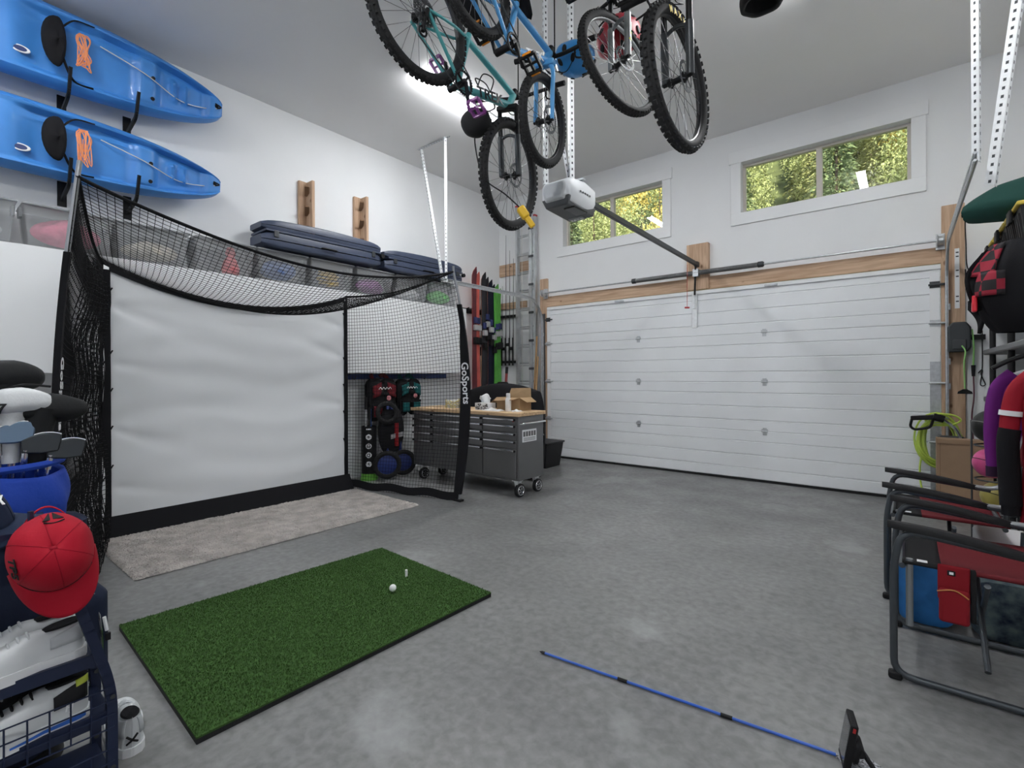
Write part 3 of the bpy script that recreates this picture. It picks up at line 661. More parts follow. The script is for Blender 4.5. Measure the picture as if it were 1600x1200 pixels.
# ---------------------------------------------------------------- bicycles slung from the ceiling
tyre_m = mat('tyre_rubber', (.030, .030, .031), .75, bump=.2, bscale=120)
rim_m = mat('rim_black', (.03, .03, .032), .4, .3); rim_s = mat('rim_silver', (.55, .56, .57), .35, .7)
spoke_m = mat('spoke', (.12, .12, .125), .35, .7)
def wheel(t, hub, s, Rr, tr, rim_mat, knob=.006, rows=3, n=72, rotor=True, w=1.0, lab=None):
    """wheel part with sub-parts; axle along s"""
    hub = V(hub); s = V(s).normalized(); x = V((0, 0, 1)) - s * s.z; x.normalize(); y = s.cross(x)
    q = MB(); Rc = Rr - tr - knob * .5
    q.torus(hub, s, Rc, tr, 64, 14)
    for i in range(n):
        for j in range(rows):
            ph = (j - (rows - 1) / 2) * (1.25 if rows > 2 else .9); th = 2 * math.pi * (i + (.5 if j % 2 else 0)) / n
            d = x * math.cos(th) + y * math.sin(th); tg = y * math.cos(th) - x * math.sin(th)
            nn = d * math.cos(ph * .75) + s * math.sin(ph * .75); bb = s * math.cos(ph * .75) - d * math.sin(ph * .75)
            c = hub + d * Rc + nn * tr; a_, b_ = 2 * math.pi * Rr / n * .30, tr * .26
            q.hexa([c + tg * u * a_ + bb * v * b_ - nn * .003 for u, v in ((-1, -1), (1, -1), (1, 1), (-1, 1))] + [c + tg * u * a_ * .85 + bb * v * b_ * .85 + nn * knob for u, v in ((-1, -1), (1, -1), (1, 1), (-1, 1))])
    ty = q.build('tyre', tyre_m, t, smooth=False)
    for p in ty.data.polygons[:64 * 14]: p.use_smooth = True
    ri = Rc - tr * .75
    q = MB(); q.torus(hub, s, ri, .012, 56, 8, flat=1.15 * w); q.build('rim', rim_mat, ty, smooth=True)
    q = MB()
    for k in range(28):
        sd = 1 if k % 2 else -1; th = 2 * math.pi * k / 28; th2 = th + (.55 if (k // 2) % 2 else -.55)
        a = hub + s * sd * .026 + (x * math.cos(th2) + y * math.sin(th2)) * .024; b_ = hub + (x * math.cos(th) + y * math.sin(th)) * (ri - .008)
        q.tube([a, b_], .0013, 4, caps=False)
    stuff(q.build('spokes', spoke_m, ty))
    MB().lathe([(.012, -.055), (.018, -.05), (.03, -.034), (.016, -.02), (.016, .02), (.03, .034), (.018, .05), (.012, .055)], hub, s, 16).build('hub', black, ty, smooth=True)
    if rotor:
        q = MB()
        o = hub + s * .045
        for k in range(36):
            t0, t1 = 2 * math.pi * k / 36, 2 * math.pi * (k + .72) / 36
            P = [o + (x * math.cos(th) + y * math.sin(th)) * r_ for r_, th in ((.066, t0), (.08, t0), (.08, t1), (.066, t1))]
            q.hexa(P + [p + s * .0018 for p in P])
        q.torus(o, s, .08, .0016, 36, 6); q.torus(o, s, .066, .0016, 36, 6)
        for k in range(6): th = k * 1.047; q.tube([o + (x * math.cos(th + .3) + y * math.sin(th + .3)) * .02, o + (x * math.cos(th) + y * math.sin(th)) * .066], .003, 5)
        q.build('brake_rotor', mat('rotor_steel', (.14, .145, .15), .6, .5), ty)
    return ty
def bicycle(label, X, rear, front, Rr, tr, frame_m, fork_m, rim_mat, o):
    """rear/front hubs as (y,z); bicycle lies in the plane x = X, left side toward -x"""
    ry, rz = rear; fy, fz = front; WB = math.hypot(fy - ry, fz - rz)
    f = V((0, (fy - ry) / WB, (fz - rz) / WB)); u = V((0, -f.z, f.y)); s = V((1, 0, 0)); O = V((X, ry, rz)); k = o.get('k', 1.)
    def L(a, c, d=0.): return O + f * a + u * c + s * d
    t = thing('bicycle', label, 'bicycle', (X, (ry + fy) / 2, min(rz, fz) - Rr), 'bicycles slung under the ceiling')
    steer = o.get('steer', 0.); sf = (s * math.cos(steer) + f * math.sin(steer)).normalized()
    wheel(t, O, s, Rr, tr, rim_mat, o.get('knob', .006), n=o.get('n', 60)); fw_t = wheel(t, L(WB, 0), sf, Rr, tr, rim_mat, o.get('knob', .006), n=o.get('n', 60))
    bb, sc_, hb, ht = o['bb'], o['seat'], o['hb'], o['ht']       # bottom bracket, seat cluster, head bottom / top in (along, up)
    rt = o.get('rt', .02)
    def part(name, a, b_, r, m=frame_m, n=12, **kw): return MB().tube([a, b_] if not isinstance(a, list) else a, r, n, **kw).build(name, m, t, smooth=True)
    dt = part('down_tube', L(*bb), L(*hb), rt * 1.15)
    part('top_tube', L(*sc_), L(*ht), rt * .95); part('seat_tube', L(*bb), L(sc_[0] + (sc_[0] - bb[0]) * .12, sc_[1] + (sc_[1] - bb[1]) * .12), rt * .9); part('head_tube', L(*hb), L(*ht), rt * 1.15)
    for d in (-1, 1):
        part('chain_stay', bez([L(bb[0] - .02, bb[1], d * .03), L(bb[0] * .5, bb[1] * .5, d * .05), L(0, 0, d * .07)], 6), None, rt * .5)
        part('seat_stay', bez([L(sc_[0] - .01, sc_[1] - .02, d * .02), L(sc_[0] * .55, sc_[1] * .55, d * .055), L(0, .005, d * .07)], 6), None, rt * .42)
    sd = (L(*sc_) - L(*bb)).normalized(); ps = L(*sc_) + sd * o.get('post', .2) * k
    part('seat_post', L(*sc_), ps, .0145, black)
    q = MB(Matrix.Translation(ps) @ Matrix(((s.x, f.x, u.x, 0), (s.y, f.y, u.y, 0), (s.z, f.z, u.z, 0), (0, 0, 0, 1))))
    q.grid(lambda a, c: (lambda w: (w * math.cos(6.283 * a), -.13 + .27 * c, .028 + (.024 if math.sin(6.283 * a) > 0 else .018) * math.sin(6.283 * a) * (1 - (2 * c - 1) ** 6) + .02 * (1 - c) ** 3))((.072 * (1 - c) ** 1.1 + .018) * (1 - (2 * c - 1) ** 8) ** .5 + .001), 18, 14, True)
    q.build('saddle', black_cloth, t, smooth=True)
    # fork
    wF = V(L(WB, 0)); crown = L(*hb) + (L(*hb) - L(*ht)).normalized() * .03
    ax = (wF - crown); hh = .068 if Rr > .3 else .058
    for d in (-1, 1):
        a0 = crown + sf * d * hh; mid = crown.lerp(wF, .52) + sf * d * hh; e = wF + sf * d * hh
        if o.get('susp'):
            part('fork_stanchion', a0 - ax.normalized() * .01, mid, .016, o.get('stan', black), 12); part('fork_lower', mid - ax.normalized() * .05, e, .021, fork_m, 12)
        else: MB().tube(bez([crown + sf * d * .02 - ax.normalized() * .01, crown + sf * d * hh + ax.normalized() * .05, mid, e], 6), .014, 10, flat=1.).build('fork_leg', fork_m, t, smooth=True)
    if o.get('susp'):
        part('fork_arch', bez([mid + (sf * -2 * hh), crown.lerp(wF, .44) - sf * hh * .8 - f * .0 + ax.cross(sf).normalized() * .035 * 0, crown.lerp(wF, .40), crown.lerp(wF, .44) + sf * hh * .8, mid], 5), None, .011, fork_m)
    MB().bar(crown - sf * hh * 1.2, crown + sf * hh * 1.2, .05, .035, up=tuple(ax.normalized())).build('fork_crown', fork_m if not o.get('susp') else black, t, bevel=.008)
    part('axle', wF - sf * (hh + .01), wF + sf * (hh + .01), .011, black)
    # cockpit
    hd = (L(*ht) - L(*hb)).normalized(); st0 = L(*ht) + hd * .035; sfwd = sf.cross(hd); sfwd = sfwd if sfwd.dot(f) > 0 else -sfwd
    st1 = st0 + sfwd * .055 + hd * .01
    part('steerer', L(*ht), st0 + hd * .012, .02, black); part('stem', st0, st1, .016, black)
    hw = o.get('hw', .37)
    part('handlebar', bez([st1 - sf * hw - sfwd * .03 + hd * .02, st1 - sf * .1 + hd * .015, st1, st1 + sf * .1 + hd * .015, st1 + sf * hw - sfwd * .03 + hd * .02], 6), None, .0125, black)
    for d in (-1, 1):
        e = st1 + sf * hw * d - sfwd * .03 + hd * .02; part('grip', e - sf * d * .12 + sfwd * .008, e, .017, black_rub)
        l0 = st1 + sf * d * (hw - .15) - sfwd * .0 + hd * .015
        part('brake_lever', bez([l0, l0 + sfwd * .04 - hd * .02, l0 + sfwd * .05 - hd * .03 + sf * d * .09], 5), None, .006, black)
        part('brake_cable', bez([l0 + sfwd * .02, st1 + sfwd * .10 + sf * d * .05 - hd * .02, L(hb[0], hb[1], .02 * d) + f * .06, L(*hb, d * .03)], 8), None, .0028, black, 5)
    # drivetrain on the right hand side
    q = MB(); c = L(*bb, .055); Rg = .075 * k
    for i in range(30):
        a0 = i * 2 * math.pi / 30; q.hexa([c + (f * math.cos(a0 + e_) + u * math.sin(a0 + e_)) * r_ + s * z_ for z_ in (0, .004) for e_, r_ in ((-.06, Rg * .9), (.06, Rg * .9), (.03, Rg * 1.06), (-.03, Rg * 1.06))])
    q.torus(c + s * .002, s, Rg * .9, .006, 36, 6)
    for i in range(4): a0 = i * 1.571; q.tube([c, c + (f * math.cos(a0) + u * math.sin(a0)) * Rg * .9], .007, 6)
    q.build('chainring', black, t)
    part('crank_axle', L(*bb, -.07), L(*bb, .07), .02, black)
    ca = o.get('crank', .4); cd = f * math.cos(ca) + u * math.sin(ca); cl = .17 * k
    for d in (-1, 1):
        p0 = L(*bb, d * .075); p1 = p0 + cd * cl * -d; ar = MB().bar(p0, p1, .022, .014, up=(1, 0, 0)).build('crank_arm', black, t, bevel=.004)
        q = MB(); pc = p1 + s * d * .06
        for y_ in (-.045, .045): q.bar(pc - s * .045 + f * y_, pc + s * .045 + f * y_, .014, .016)
        for x_ in (-.045, 0, .045): q.bar(pc - f * .045 + s * x_, pc + f * .045 + s * x_, .014, .016)
        q.tube([p1, pc + s * d * .045], .007, 8)
        q.build('pedal', o.get('pedal', black), t)
        if o.get('refl'):
            for y_ in (-1, 1): MB().box(pc.x - .028, pc.x + .028, pc.y + f.y * .054 * y_ - .005, pc.y + f.y * .054 * y_ + .005, pc.z + f.z * .054 * y_ - .006, pc.z + f.z * .054 * y_ + .006).build('pedal_reflector', mat('amber', (.85, .30, .02), .3), t)
    q = MB(); c = L(0, 0, .045)
    for j, r_ in enumerate((.075, .066, .057, .048, .039, .031, .025)):
        cc = c + s * j * .0045
        for i in range(22):
            a0 = i * 2 * math.pi / 22 + j; q.hexa([cc + (f * math.cos(a0 + e_) + u * math.sin(a0 + e_)) * r2 + s * z_ for z_ in (0, .002) for e_, r2 in ((-.09, r_ * k * .86), (.09, r_ * k * .86), (.05, r_ * k), (-.05, r_ * k))])
        q.torus(cc, s, r_ * k * .86, .0022, 22, 5)
    q.build('cassette', mat('cassette_steel', (.10, .10, .105), .4, .7), t)
    q = MB(); dm = L(.02, -.075 * k, .085); d2 = L(.06 * k, -.15 * k, .085)
    q.tube([L(0, -.01, .08), dm], .013, 8).tube([dm, d2], .012, 8); q.torus(dm, s, .026, .006, 16, 6); q.torus(d2, s, .026, .006, 16, 6); q.build('derailleur', black, t, smooth=True)
    rc = .05 * k; path = [L(bb[0], bb[1] + Rg, .06), L(0, rc, .06), L(-rc, 0, .06), L(0, -rc, .06), dm + s * (-.025) + f * -.02, d2 + s * -.025 + f * -.02, d2 + s * -.025 - u * .02, L(bb[0], bb[1] - Rg, .06), L(bb[0] + Rg, bb[1], .06)]
    MB().tube(path, .004, 5, closed=True).build('chain', dark_metal, t)
    # hanging hooks: rear triangle and handlebar to the ceiling
    for p in (L(sc_[0] * .4, sc_[1] * .55 + .12, 0), st1 + V((0, 0, .02))): pass
    p0 = L(0, Rr + .004, 0)
    MB().tube([V((p0.x, p0.y, ZC)), V((p0.x, p0.y, p0.z + .03)), p0 + f * .03 + V((0, 0, -.005)), p0 - f * .03], .005, 6).build('ceiling_hook', black_rub, t)
    p1 = st1 + hd * .005
    MB().tube([V((p1.x, p1.y, ZC)), V((p1.x, p1.y, p1.z + .02)), p1], .004, 6).build('hanging_strap', black_cloth, t)
    return t, L, dt, dict(st1=st1, sf=sf, hd=hd, sfwd=sfwd, wF=wF, f=f, u=u, s=s, ty=fw_t)
teal = mat('turquoise_paint', (.10, .46, .47), .35, coat=.4); sky = mat('sky_blue_paint', (.10, .40, .80), .35, coat=.4)
blk_paint = mat('black_paint', (.015, .015, .017), .35, coat=.3); charc = mat('charcoal_fork', (.055, .06, .065), .35, .3)
purple = mat('purple_plastic', (.34, .07, .36), .3, alpha=.25)
# 1 turquoise mountain bike
b1, L1, dt1, i1 = bicycle('turquoise mountain bike nearest the golf net', -2.14, (1.835, 3.385), (2.653, 2.729), .365, .029, teal, charc, rim_m,
    dict(bb=(.40, -.02), seat=(.265, .30), hb=(.735, .375), ht=(.715, .475), susp=True, knob=.008, n=58, steer=R(11), pedal=purple, crank=2.4, post=.16, rt=.021))
def side_text(name, body, size, a, b_, tube_r, L, f_side, m, t, bold=.002, at=.5, sx=1.):
    p0, p1 = V(a), V(b_); d = (p1 - p0).normalized(); n = V((f_side, 0, 0)); y = n.cross(d)
    return text(name, body, size, mtx(p0.lerp(p1, at) + n * (tube_r + .001), d, y), m, t, bold=bold, sx=sx)
side_text('lettering', 'TREK', .085, L1(.40, -.02), L1(.735, .375), .024, L1, 1, blk_paint, dt1, at=.56, sx=1.3)
q = MB()
for k in range(2): q.tube(bez([L1(.49 + .02 * k, .17, .0), L1(.46, .23, .035 - .07 * k), L1(.53, .30, .035 - .07 * k), L1(.58, .25, .0)], 6), .004, 6)
q.build('bottle_cage', black, b1, smooth=True)
# 2 small sky blue bike
b2, L2, dt2, i2 = bicycle("small sky blue child's bike beside the turquoise one", -1.73, (1.862, 3.385), (2.475, 2.905), .272, .026, sky, sky, rim_m,
    dict(bb=(.33, -.02), seat=(.23, .25), hb=(.565, .32), ht=(.55, .40), susp=False, knob=.004, n=60, k=.75, steer=R(8), crank=2.7, post=.12, refl=True, hw=.29, rt=.021))
side_text('lettering', 'TREK', .06, L2(.33, -.02), L2(.565, .32), .025, L2, 1, white_trim, dt2, at=.62, sx=1.2)
# 3 grey-legged bike
b3, L3, dt3, i3 = bicycle('dark bike with silver and green fork beside the blue helmet', -1.375, (1.99, 3.90), (2.795, 3.275), .345, .027, blk_paint, mat('silver_fork', (.24, .25, .25), .4, .5), rim_s,
    dict(bb=(.40, -.03), seat=(.26, .36), hb=(.74, .37), ht=(.72, .46), susp=True, knob=.005, n=72, steer=R(-18), post=.05, stan=black))
p = i3['wF'] + i3['sf'] * .071; ax_ = (L3(.74, .37) - i3['wF']).normalized()
for z_, nm, c_ in ((.15, 'green_band', (.10, .55, .15)), (.09, 'yellow_band', (.60, .62, .05))): MB().tube([i3['wF'] + i3['sf'] * .068 + ax_ * z_, i3['wF'] + i3['sf'] * .068 + ax_ * (z_ + .05)], .0225, 12).build(nm, mat(nm, c_, .4), b3, smooth=True)
# 4 black bike with yellow tyre lettering
b4, L4, dt4, i4 = bicycle('black mountain bike with yellow tyre lettering nearest the shelving', -.925, (1.72, 3.50), (2.558, 2.888), .37, .030, blk_paint, charc, rim_m,
    dict(bb=(.40, -.03), seat=(.26, .38), hb=(.745, .385), ht=(.725, .48), susp=True, knob=.009, n=54, steer=R(-4), post=.12))
ty = i4['ty']; hubp = i4['wF']; sfv = i4['sf']; x_ = V((0, 0, 1)) - sfv * sfv.z; x_.normalize(); y_ = sfv.cross(x_)
yel = mat('tyre_yellow', (.75, .55, .04), .6)
for k, chh in enumerate('MAXXIS'):
    th = R(-16 + -9.5 * k) ; th = R(22 - 10 * k)
    best = None
    d = x_ * math.cos(th) + y_ * math.sin(th)
    if d.dot(V((0, 1, 0))) < -2: pass
    n_ = (sfv * .93 + d * .36 * 0).normalized()
    text('lettering', chh, .046, mtx(hubp + d * .322 + sfv * .0325, sfv.cross(d) * -1 if False else d.cross(sfv), d), yel, ty, bold=.0012)
for th in (200, 236):
    d = x_ * math.cos(R(th)) + y_ * math.sin(R(th)); MB().tube([hubp + d * .17, hubp + d * .25], .006, 6, flat=.5).build('spoke_reflector', white_trim, ty) if th == 200 else None

# helmets
def helmet(name, label, c, R3, m, rad=(.095, .13, .085), vents=True, strap=True, hang=None):
    c = V(c); t = thing(name, label, 'helmet', c - V((0, 0, .09)), 'bicycle helmets')
    q = MB()
    def fn(a, b_):
        th = 6.283 * a; ph = (math.pi * .60) * b_ ; rid = 1 + .035 * math.cos(6 * th) * math.sin(ph) ** 2
        return c + R3 @ V((rad[0] * math.sin(ph) * math.cos(th) * rid, rad[1] * math.sin(ph) * math.sin(th) * rid, rad[2] * 1.2 * math.cos(ph) - .02))
    q.grid(fn, 36, 14, True); q.build('shell', m, t, smooth=True, solid=.018)
    if vents:
        for a in range(6):
            for b_, sz in ((.42, .9), (.70, 1.)):
                th = 6.283 * (a + .5 * (b_ > .5)) / 6; ph = math.pi * .6 * b_; n0 = V((math.sin(ph) * math.cos(th), math.sin(ph) * math.sin(th), math.cos(ph)))
                p = V((rad[0] * n0.x, rad[1] * n0.y, rad[2] * 1.2 * n0.z - .02)); tz = V((-math.sin(th), math.cos(th), 0)); ty_ = n0.cross(tz)
                qq = MB(); qq.lathe([(0, .014), (.012, .014), (.014, .004)], c + R3 @ p, tuple(R3 @ n0), 12, sx=1.1, sy=2.2 * sz, xd=tuple(R3 @ tz)); qq.build('vent', black, t, smooth=True)
    if strap:
        for d in (-1, 1): MB().tube(bez([c + R3 @ V((rad[0] * .9 * d, 0, -.03)), c + R3 @ V((rad[0] * .6 * d, .03, -.12)), c + R3 @ V((0, .03, -.19))], 6), .005, 5, flat=.4).build('strap', black_cloth, t)
    if hang is not None: MB().tube(bez([c + R3 @ V((0, 0, rad[2] * 1.0)), (c + V(hang)) * .5 + V((.0, .0, .01)), V(hang)], 6), .004, 5).build('hanging_cord', black_cloth, t)
    return t
I3 = Matrix.Identity(3)
helmet('bike_helmet', 'bright blue bike helmet hanging from the small bike', (-1.68, 2.76, 3.40), Matrix.Rotation(R(160), 3, 'X') @ Matrix.Rotation(R(60), 3, 'Z'), mat('helmet_blue', (.03, .28, .68), .35, coat=.3), (.10, .125, .09), strap=False)
helmet('bike_helmet', 'red bike helmet seen through the front wheel of the dark bike', (-1.50, 3.03, 3.63), Matrix.Rotation(R(35), 3, 'Y') @ Matrix.Rotation(R(60), 3, 'X'), mat('helmet_red', (.34, .008, .022), .45), (.125, .15, .11), strap=False)
helmet('bike_helmet', 'black bike helmet dangling below the turquoise bike pedal', (-2.155, 2.315, 2.96), Matrix.Rotation(R(150), 3, 'X') @ Matrix.Rotation(R(80), 3, 'Z'), mat('helmet_black', (.02, .02, .021), .6), (.08, .095, .075), vents=False)
helmet('bike_helmet', 'black bike helmet cut off by the top edge of the photo', (-.52, 2.55, 3.14), Matrix.Rotation(R(10), 3, 'X'), MATS['helmet_black'], (.085, .105, .08), vents=False, strap=False, hang=(-.52, 2.55, ZC))
# yellow pendant on a cord
t = thing('pendant_handle', 'yellow plastic pendant hanging in front of the turquoise bike front wheel', 'handle', (-1.80, 2.36, 2.27))
pa, pb = V((-1.835, 2.365, 2.365)), V((-1.772, 2.418, 2.245)); ym = mat('yellow_plastic', (.85, .52, .02), .4)
q = MB(); q.bar(pa, pa.lerp(pb, .52), .052, .05); q.build('body', ym, t, bevel=.01)
q = MB(); q.bar(pa.lerp(pb, .45), pb, .032, .036); q.build('grip', ym, t, bevel=.008)
MB().tube(bez([pa, pa + V((-.10, -.02, .10)), V((-2.12, 2.35, 2.62)), V((-2.2, 2.36, 2.85)), V((-2.17, 2.33, 2.95))], 8), .0045, 6).build('cord', black, t, smooth=True)

# ---------------------------------------------------------------- door opener, rail, tracks, spring
op_w = mat('opener_white', (.72, .74, .76), .4); op_g = mat('opener_grey', (.10, .105, .11), .4); OXc = -2.12
t = thing('door_opener', 'white and grey garage door opener slung on perforated angles', 'door opener', (OXc, 3.45, 2.66))
y0, y1, z0 = 3.20, 3.60, 2.665
def opsec(y, hw, zb, zt): return [(OXc - hw, y, zb + .06), (OXc - hw * .75, y, zb), (OXc + hw * .75, y, zb), (OXc + hw, y, zb + .06), (OXc + hw, y, zt - .03), (OXc + hw * .85, y, zt), (OXc - hw * .85, y, zt), (OXc - hw, y, zt - .03)]
q = MB(); S = [opsec(3.16, .10, z0 + .05, z0 + .17), opsec(3.22, .145, z0 + .01, z0 + .20), opsec(3.40, .155, z0, z0 + .215), opsec(3.56, .145, z0 + .01, z0 + .20), opsec(3.62, .11, z0 + .05, z0 + .17)]
idx = [q.pts(s_) for s_ in S]
for a, b_ in zip(idx, idx[1:]):
    for k in range(8): q.face((a + k, a + (k + 1) % 8, b_ + (k + 1) % 8, b_ + k))
q.face([idx[0] + k for k in range(8)][::-1]); q.face([idx[-1] + k for k in range(8)])
q.build('housing', op_w, t, bevel=.012)
q = MB(); q.hexa([(OXc - .10, 3.2, z0 - .012), (OXc + .10, 3.2, z0 - .012), (OXc + .115, 3.58, z0 - .02), (OXc - .115, 3.58, z0 - .02), (OXc - .13, 3.18, z0 + .06), (OXc + .13, 3.18, z0 + .06), (OXc + .13, 3.6, z0 + .05), (OXc - .13, 3.6, z0 + .05)]); q.build('belly', op_g, t, bevel=.01)
MB().box(OXc + .03, OXc + .13, 3.26, 3.46, z0 - .024, z0 - .01).build('light_lens', mat('smoked_lens', (.03, .03, .03), .1), t, bevel=.004)
MB().box(OXc - .08, OXc + .05, 3.50, 3.57, z0 - .027, z0 - .012).build('button_panel', mat('panel_grey', (.35, .36, .37), .4), t, bevel=.003)
for k in range(4): MB().box(OXc - .07 + k * .03, OXc - .052 + k * .03, 3.52, 3.55, z0 - .031, z0 - .02).build('button', white_trim, t)
for k in range(5): MB().box(OXc + .1555, OXc + .159, 3.30 + k * .035, 3.32 + k * .035, z0 + .10, z0 + .112).build('slot', op_g, t)
def perforated(name, a, b_, w, m, parent, up):
    """angle strip with a row of holes shown as recessed dark slots"""
    a, b_ = V(a), V(b_); d = (b_ - a); n = int(d.length / .05); dn = d.normalized(); u = V(up); u = (u - dn * u.dot(dn)).normalized(); sd = dn.cross(u)
    q = MB(); q.bar(a, b_, w, .003, up=tuple(u)); q.bar(a + sd * w / 2 - u * w / 2, b_ + sd * w / 2 - u * w / 2, .003, w, up=tuple(u)); o = q.build(name, m, parent)
    q = MB()
    for k in range(n):
        p = a + dn * (k + .5) * .05
        q.bar(p - dn * .009, p + dn * .009, w * .30, .0042, up=tuple(u)); q.bar(p - dn * .009 + sd * w / 2 - u * w / 2, p + dn * .009 + sd * w / 2 - u * w / 2, .0042, w * .3, up=tuple(u))
    stuff(q.build('holes', dark_metal, o)); return o
perforated('hanger_angle', (OXc + .02, 3.36, z0 + .20), (OXc + .02, 3.36, ZC), .038, galv_lt, t, (-.6, -.8, 0)); perforated('hanger_angle', (OXc - .13, 3.22, z0 + .2), (OXc - .13, 3.22, ZC), .032, galv_lt, t, (-.6, -.8, 0))
perforated('hanger_brace', (OXc + .02, 3.36, z0 + .24), (OXc - .13, 3.20, ZC - .35), .028, galv, t, (.8, -.6, 0))
MB().bar((OXc - .16, 3.36, z0 + .215), (OXc + .16, 3.36, z0 + .215), .04, .01).build('mount_strap', galv, t)
rl = MB(); rl.bar((OXc, 3.58, z0 + .165), (OXc, YB - .13, z0 + .115), .036, .05); rl.build('rail', dark_metal, t, bevel=.004)
MB().bar((OXc, YB - .17, z0 + .115), (OXc, YB - .081, z0 + .115), .05, .06).build('rail_end', dark_metal, t, bevel=.006)
MB().bar((OXc + .0, YB - .16, z0 + .08), (OXc - .03, YB - .11, 2.38), .022, .012).build('door_arm', black, t)
MB().tube([(OXc - .06, YB - .3, z0 + .09), (OXc - .065, YB - .3, 2.2)], .003, 5).build('release_cord', mat('red_cord', (.5, .03, .03), .6), t); MB().tube([(OXc - .095, YB - .3, 2.2), (OXc - .035, YB - .3, 2.195)], .011, 8).build('release_handle', mat('red_plastic', (.45, .02, .03), .4), t)
# torsion shaft and spring
t = thing('torsion_spring', 'steel torsion shaft with dark coiled spring above the overhead door', 'door spring', (-2.1, YB, 2.6))
zs, ys = 2.665, YB - .13
MB().tube([(DX0 - .03, ys, zs), (DX1 + .02, ys, zs)], .0125, 10).build('shaft', galv, t, smooth=True)
q = MB(); n = 1500; q.tube([(-2.98 + 1.62 * k / n, ys + .026 * math.cos(k * 6.283 / 12), zs + .026 * math.sin(k * 6.283 / 12)) for k in range(n + 1)], .0065, 5); q.build('spring_coil', mat('spring_steel', (.22, .225, .23), .5, .6), t, smooth=True)
for x in (-2.99, -1.35): MB().lathe([(.03, -.035), (.036, -.03), (.036, .02), (.024, .035)], (x, ys, zs), (1, 0, 0), 20).build('winding_cone', dark_metal, t, smooth=True)
for x in (DX0 - .02, DX1 + .0): MB().lathe([(.05, -.03), (.06, -.025), (.045, -.015), (.045, .015), (.06, .025), (.05, .03)], (x, ys, zs), (1, 0, 0), 24).build('cable_drum', galv, t, smooth=True); MB().box(x - .035, x + .035, ys + .06, YB - .043, zs - .08, zs + .08).build('bearing_plate', galv, t)
MB().box(-2.16, -2.09, ys - .03, YB - .081, zs - .05, zs + .05).build('centre_bracket', galv, t)
# tracks
def track(x, s_, yend, label, zt):
    t = thing('door_track', label, 'door track', (x, YB - .1, 0)); yv = YB - .10
    P = [V((x, yv, .02)), V((x, yv, zt - .38))] + [V((x, yv - .38 * (1 - math.cos(a)), zt - .38 + .38 * math.sin(a))) for a in [R(k * 9) for k in range(1, 10)]] + [V((x, yv - .38, zt)), V((x, yend, zt))]
    q = MB()
    for p0, p1 in zip(P, P[1:]):
        if (p1 - p0).length > .001: q.bar(p0, p1, .05, .006, up=(1, 0, 0))
    for off in (-.022, .022):
        PP = [p + (V((0, off, 0)) if i < 2 else V((0, off, 0)) * max(0, 1 - (i - 1) / 10) + V((0, 0, -off)) * min(1, (i - 1) / 10)) for i, p in enumerate(P)]
        q.tube([p + V((s_ * .012, 0, 0)) for p in PP], .009, 6)
    q.build('rail', galv, t)
    for z in (.4, 1.2, 1.45, 2.0): MB().box(x - .02 + s_ * -.0, x + .02, yv + .02, YB - .042, z - .03, z + .03).build('wall_bracket', galv, t)
    return t
tl = track(-4.635, 1, 4.33, 'galvanised door track curving in beside the ladder', 2.565)
MB().box(-4.665, -4.60, YB - .065, YB - .043, 0, 2.34).build('jamb_shade', mat('jamb_shade_dark', (.13, .13, .135), .5, .5), tl)  # dark strip added to give the jamb its shadow tone
perforated('hanger_angle', (-4.64, 4.39, 2.55), (-4.64, 4.39, ZC), .03, galv_lt, tl, (-.7, -.7, 0)); perforated('hanger_brace', (-4.70, 4.39, 2.56), (-5.11, 4.39, ZC - .02), .028, galv_lt, tl, (-.3, -.9, 0)); perforated('ceiling_angle', (-5.16, 4.39, ZC - .015), (-4.55, 4.39, ZC - .015), .03, galv, tl, (0, 0, -1))
trk = track(.345, -1, 3.98, 'galvanised door track on the shelving side of the door', 2.62)
perforated('hanger_angle', (.345, 4.1, 2.62), (.345, 4.1, ZC), .035, galv_lt, trk, (-.3, -.9, 0)); perforated('hanger_brace', (.40, 4.05, 2.45), (.63, 4.15, ZC), .045, galv_lt, trk, (-.3, -.9, 0))
MB().box(.40, .436, YB - .048, YB - .042, 1.98, 2.58).build('track_plate', white_trim, trk)
q = MB()
for z in (2.05, 2.1, 2.3, 2.36, 2.5, 2.54): q.box(.408, .43, YB - .050, YB - .047, z - .006, z + .006)
stuff(q.build('slots', dark_metal, trk))

# ---------------------------------------------------------------- rolling tool chest
chest_m = mat('chest_steel', (.20, .20, .205), .33, .7, var=.08, vscale=2); chest_d = mat('chest_dark', (.035, .035, .037), .4, .5)
CX0, CX1, CY0, CY1, CZ0, CZ1 = -4.98, -3.24, 4.12, 4.60, .185, .885
t = thing('tool_chest', 'dark stainless rolling tool chest with butcher block top', 'tool chest', ((CX0 + CX1) / 2, (CY0 + CY1) / 2, 0))
MB().box(CX0, CX1, CY0 + .02, CY1, CZ0, CZ1).build('body', chest_m, t, bevel=.006)
tp = MB().box(CX0 - .02, CX1 + .02, CY0 - .015, CY1 + .02, CZ1, CZ1 + .04).build('work_top', butcher, t, bevel=.005)
colx = [CX0 + .03, CX0 + .55, CX1 - .60, CX1 - .035]
colx = [(CX0 + .025, -4.60), (-4.585, -3.76), (-3.745, CX1 - .03)]
rows = [(.80, .862), (.715, .79), (.63, .705), (.535, .62), (.21, .525)]
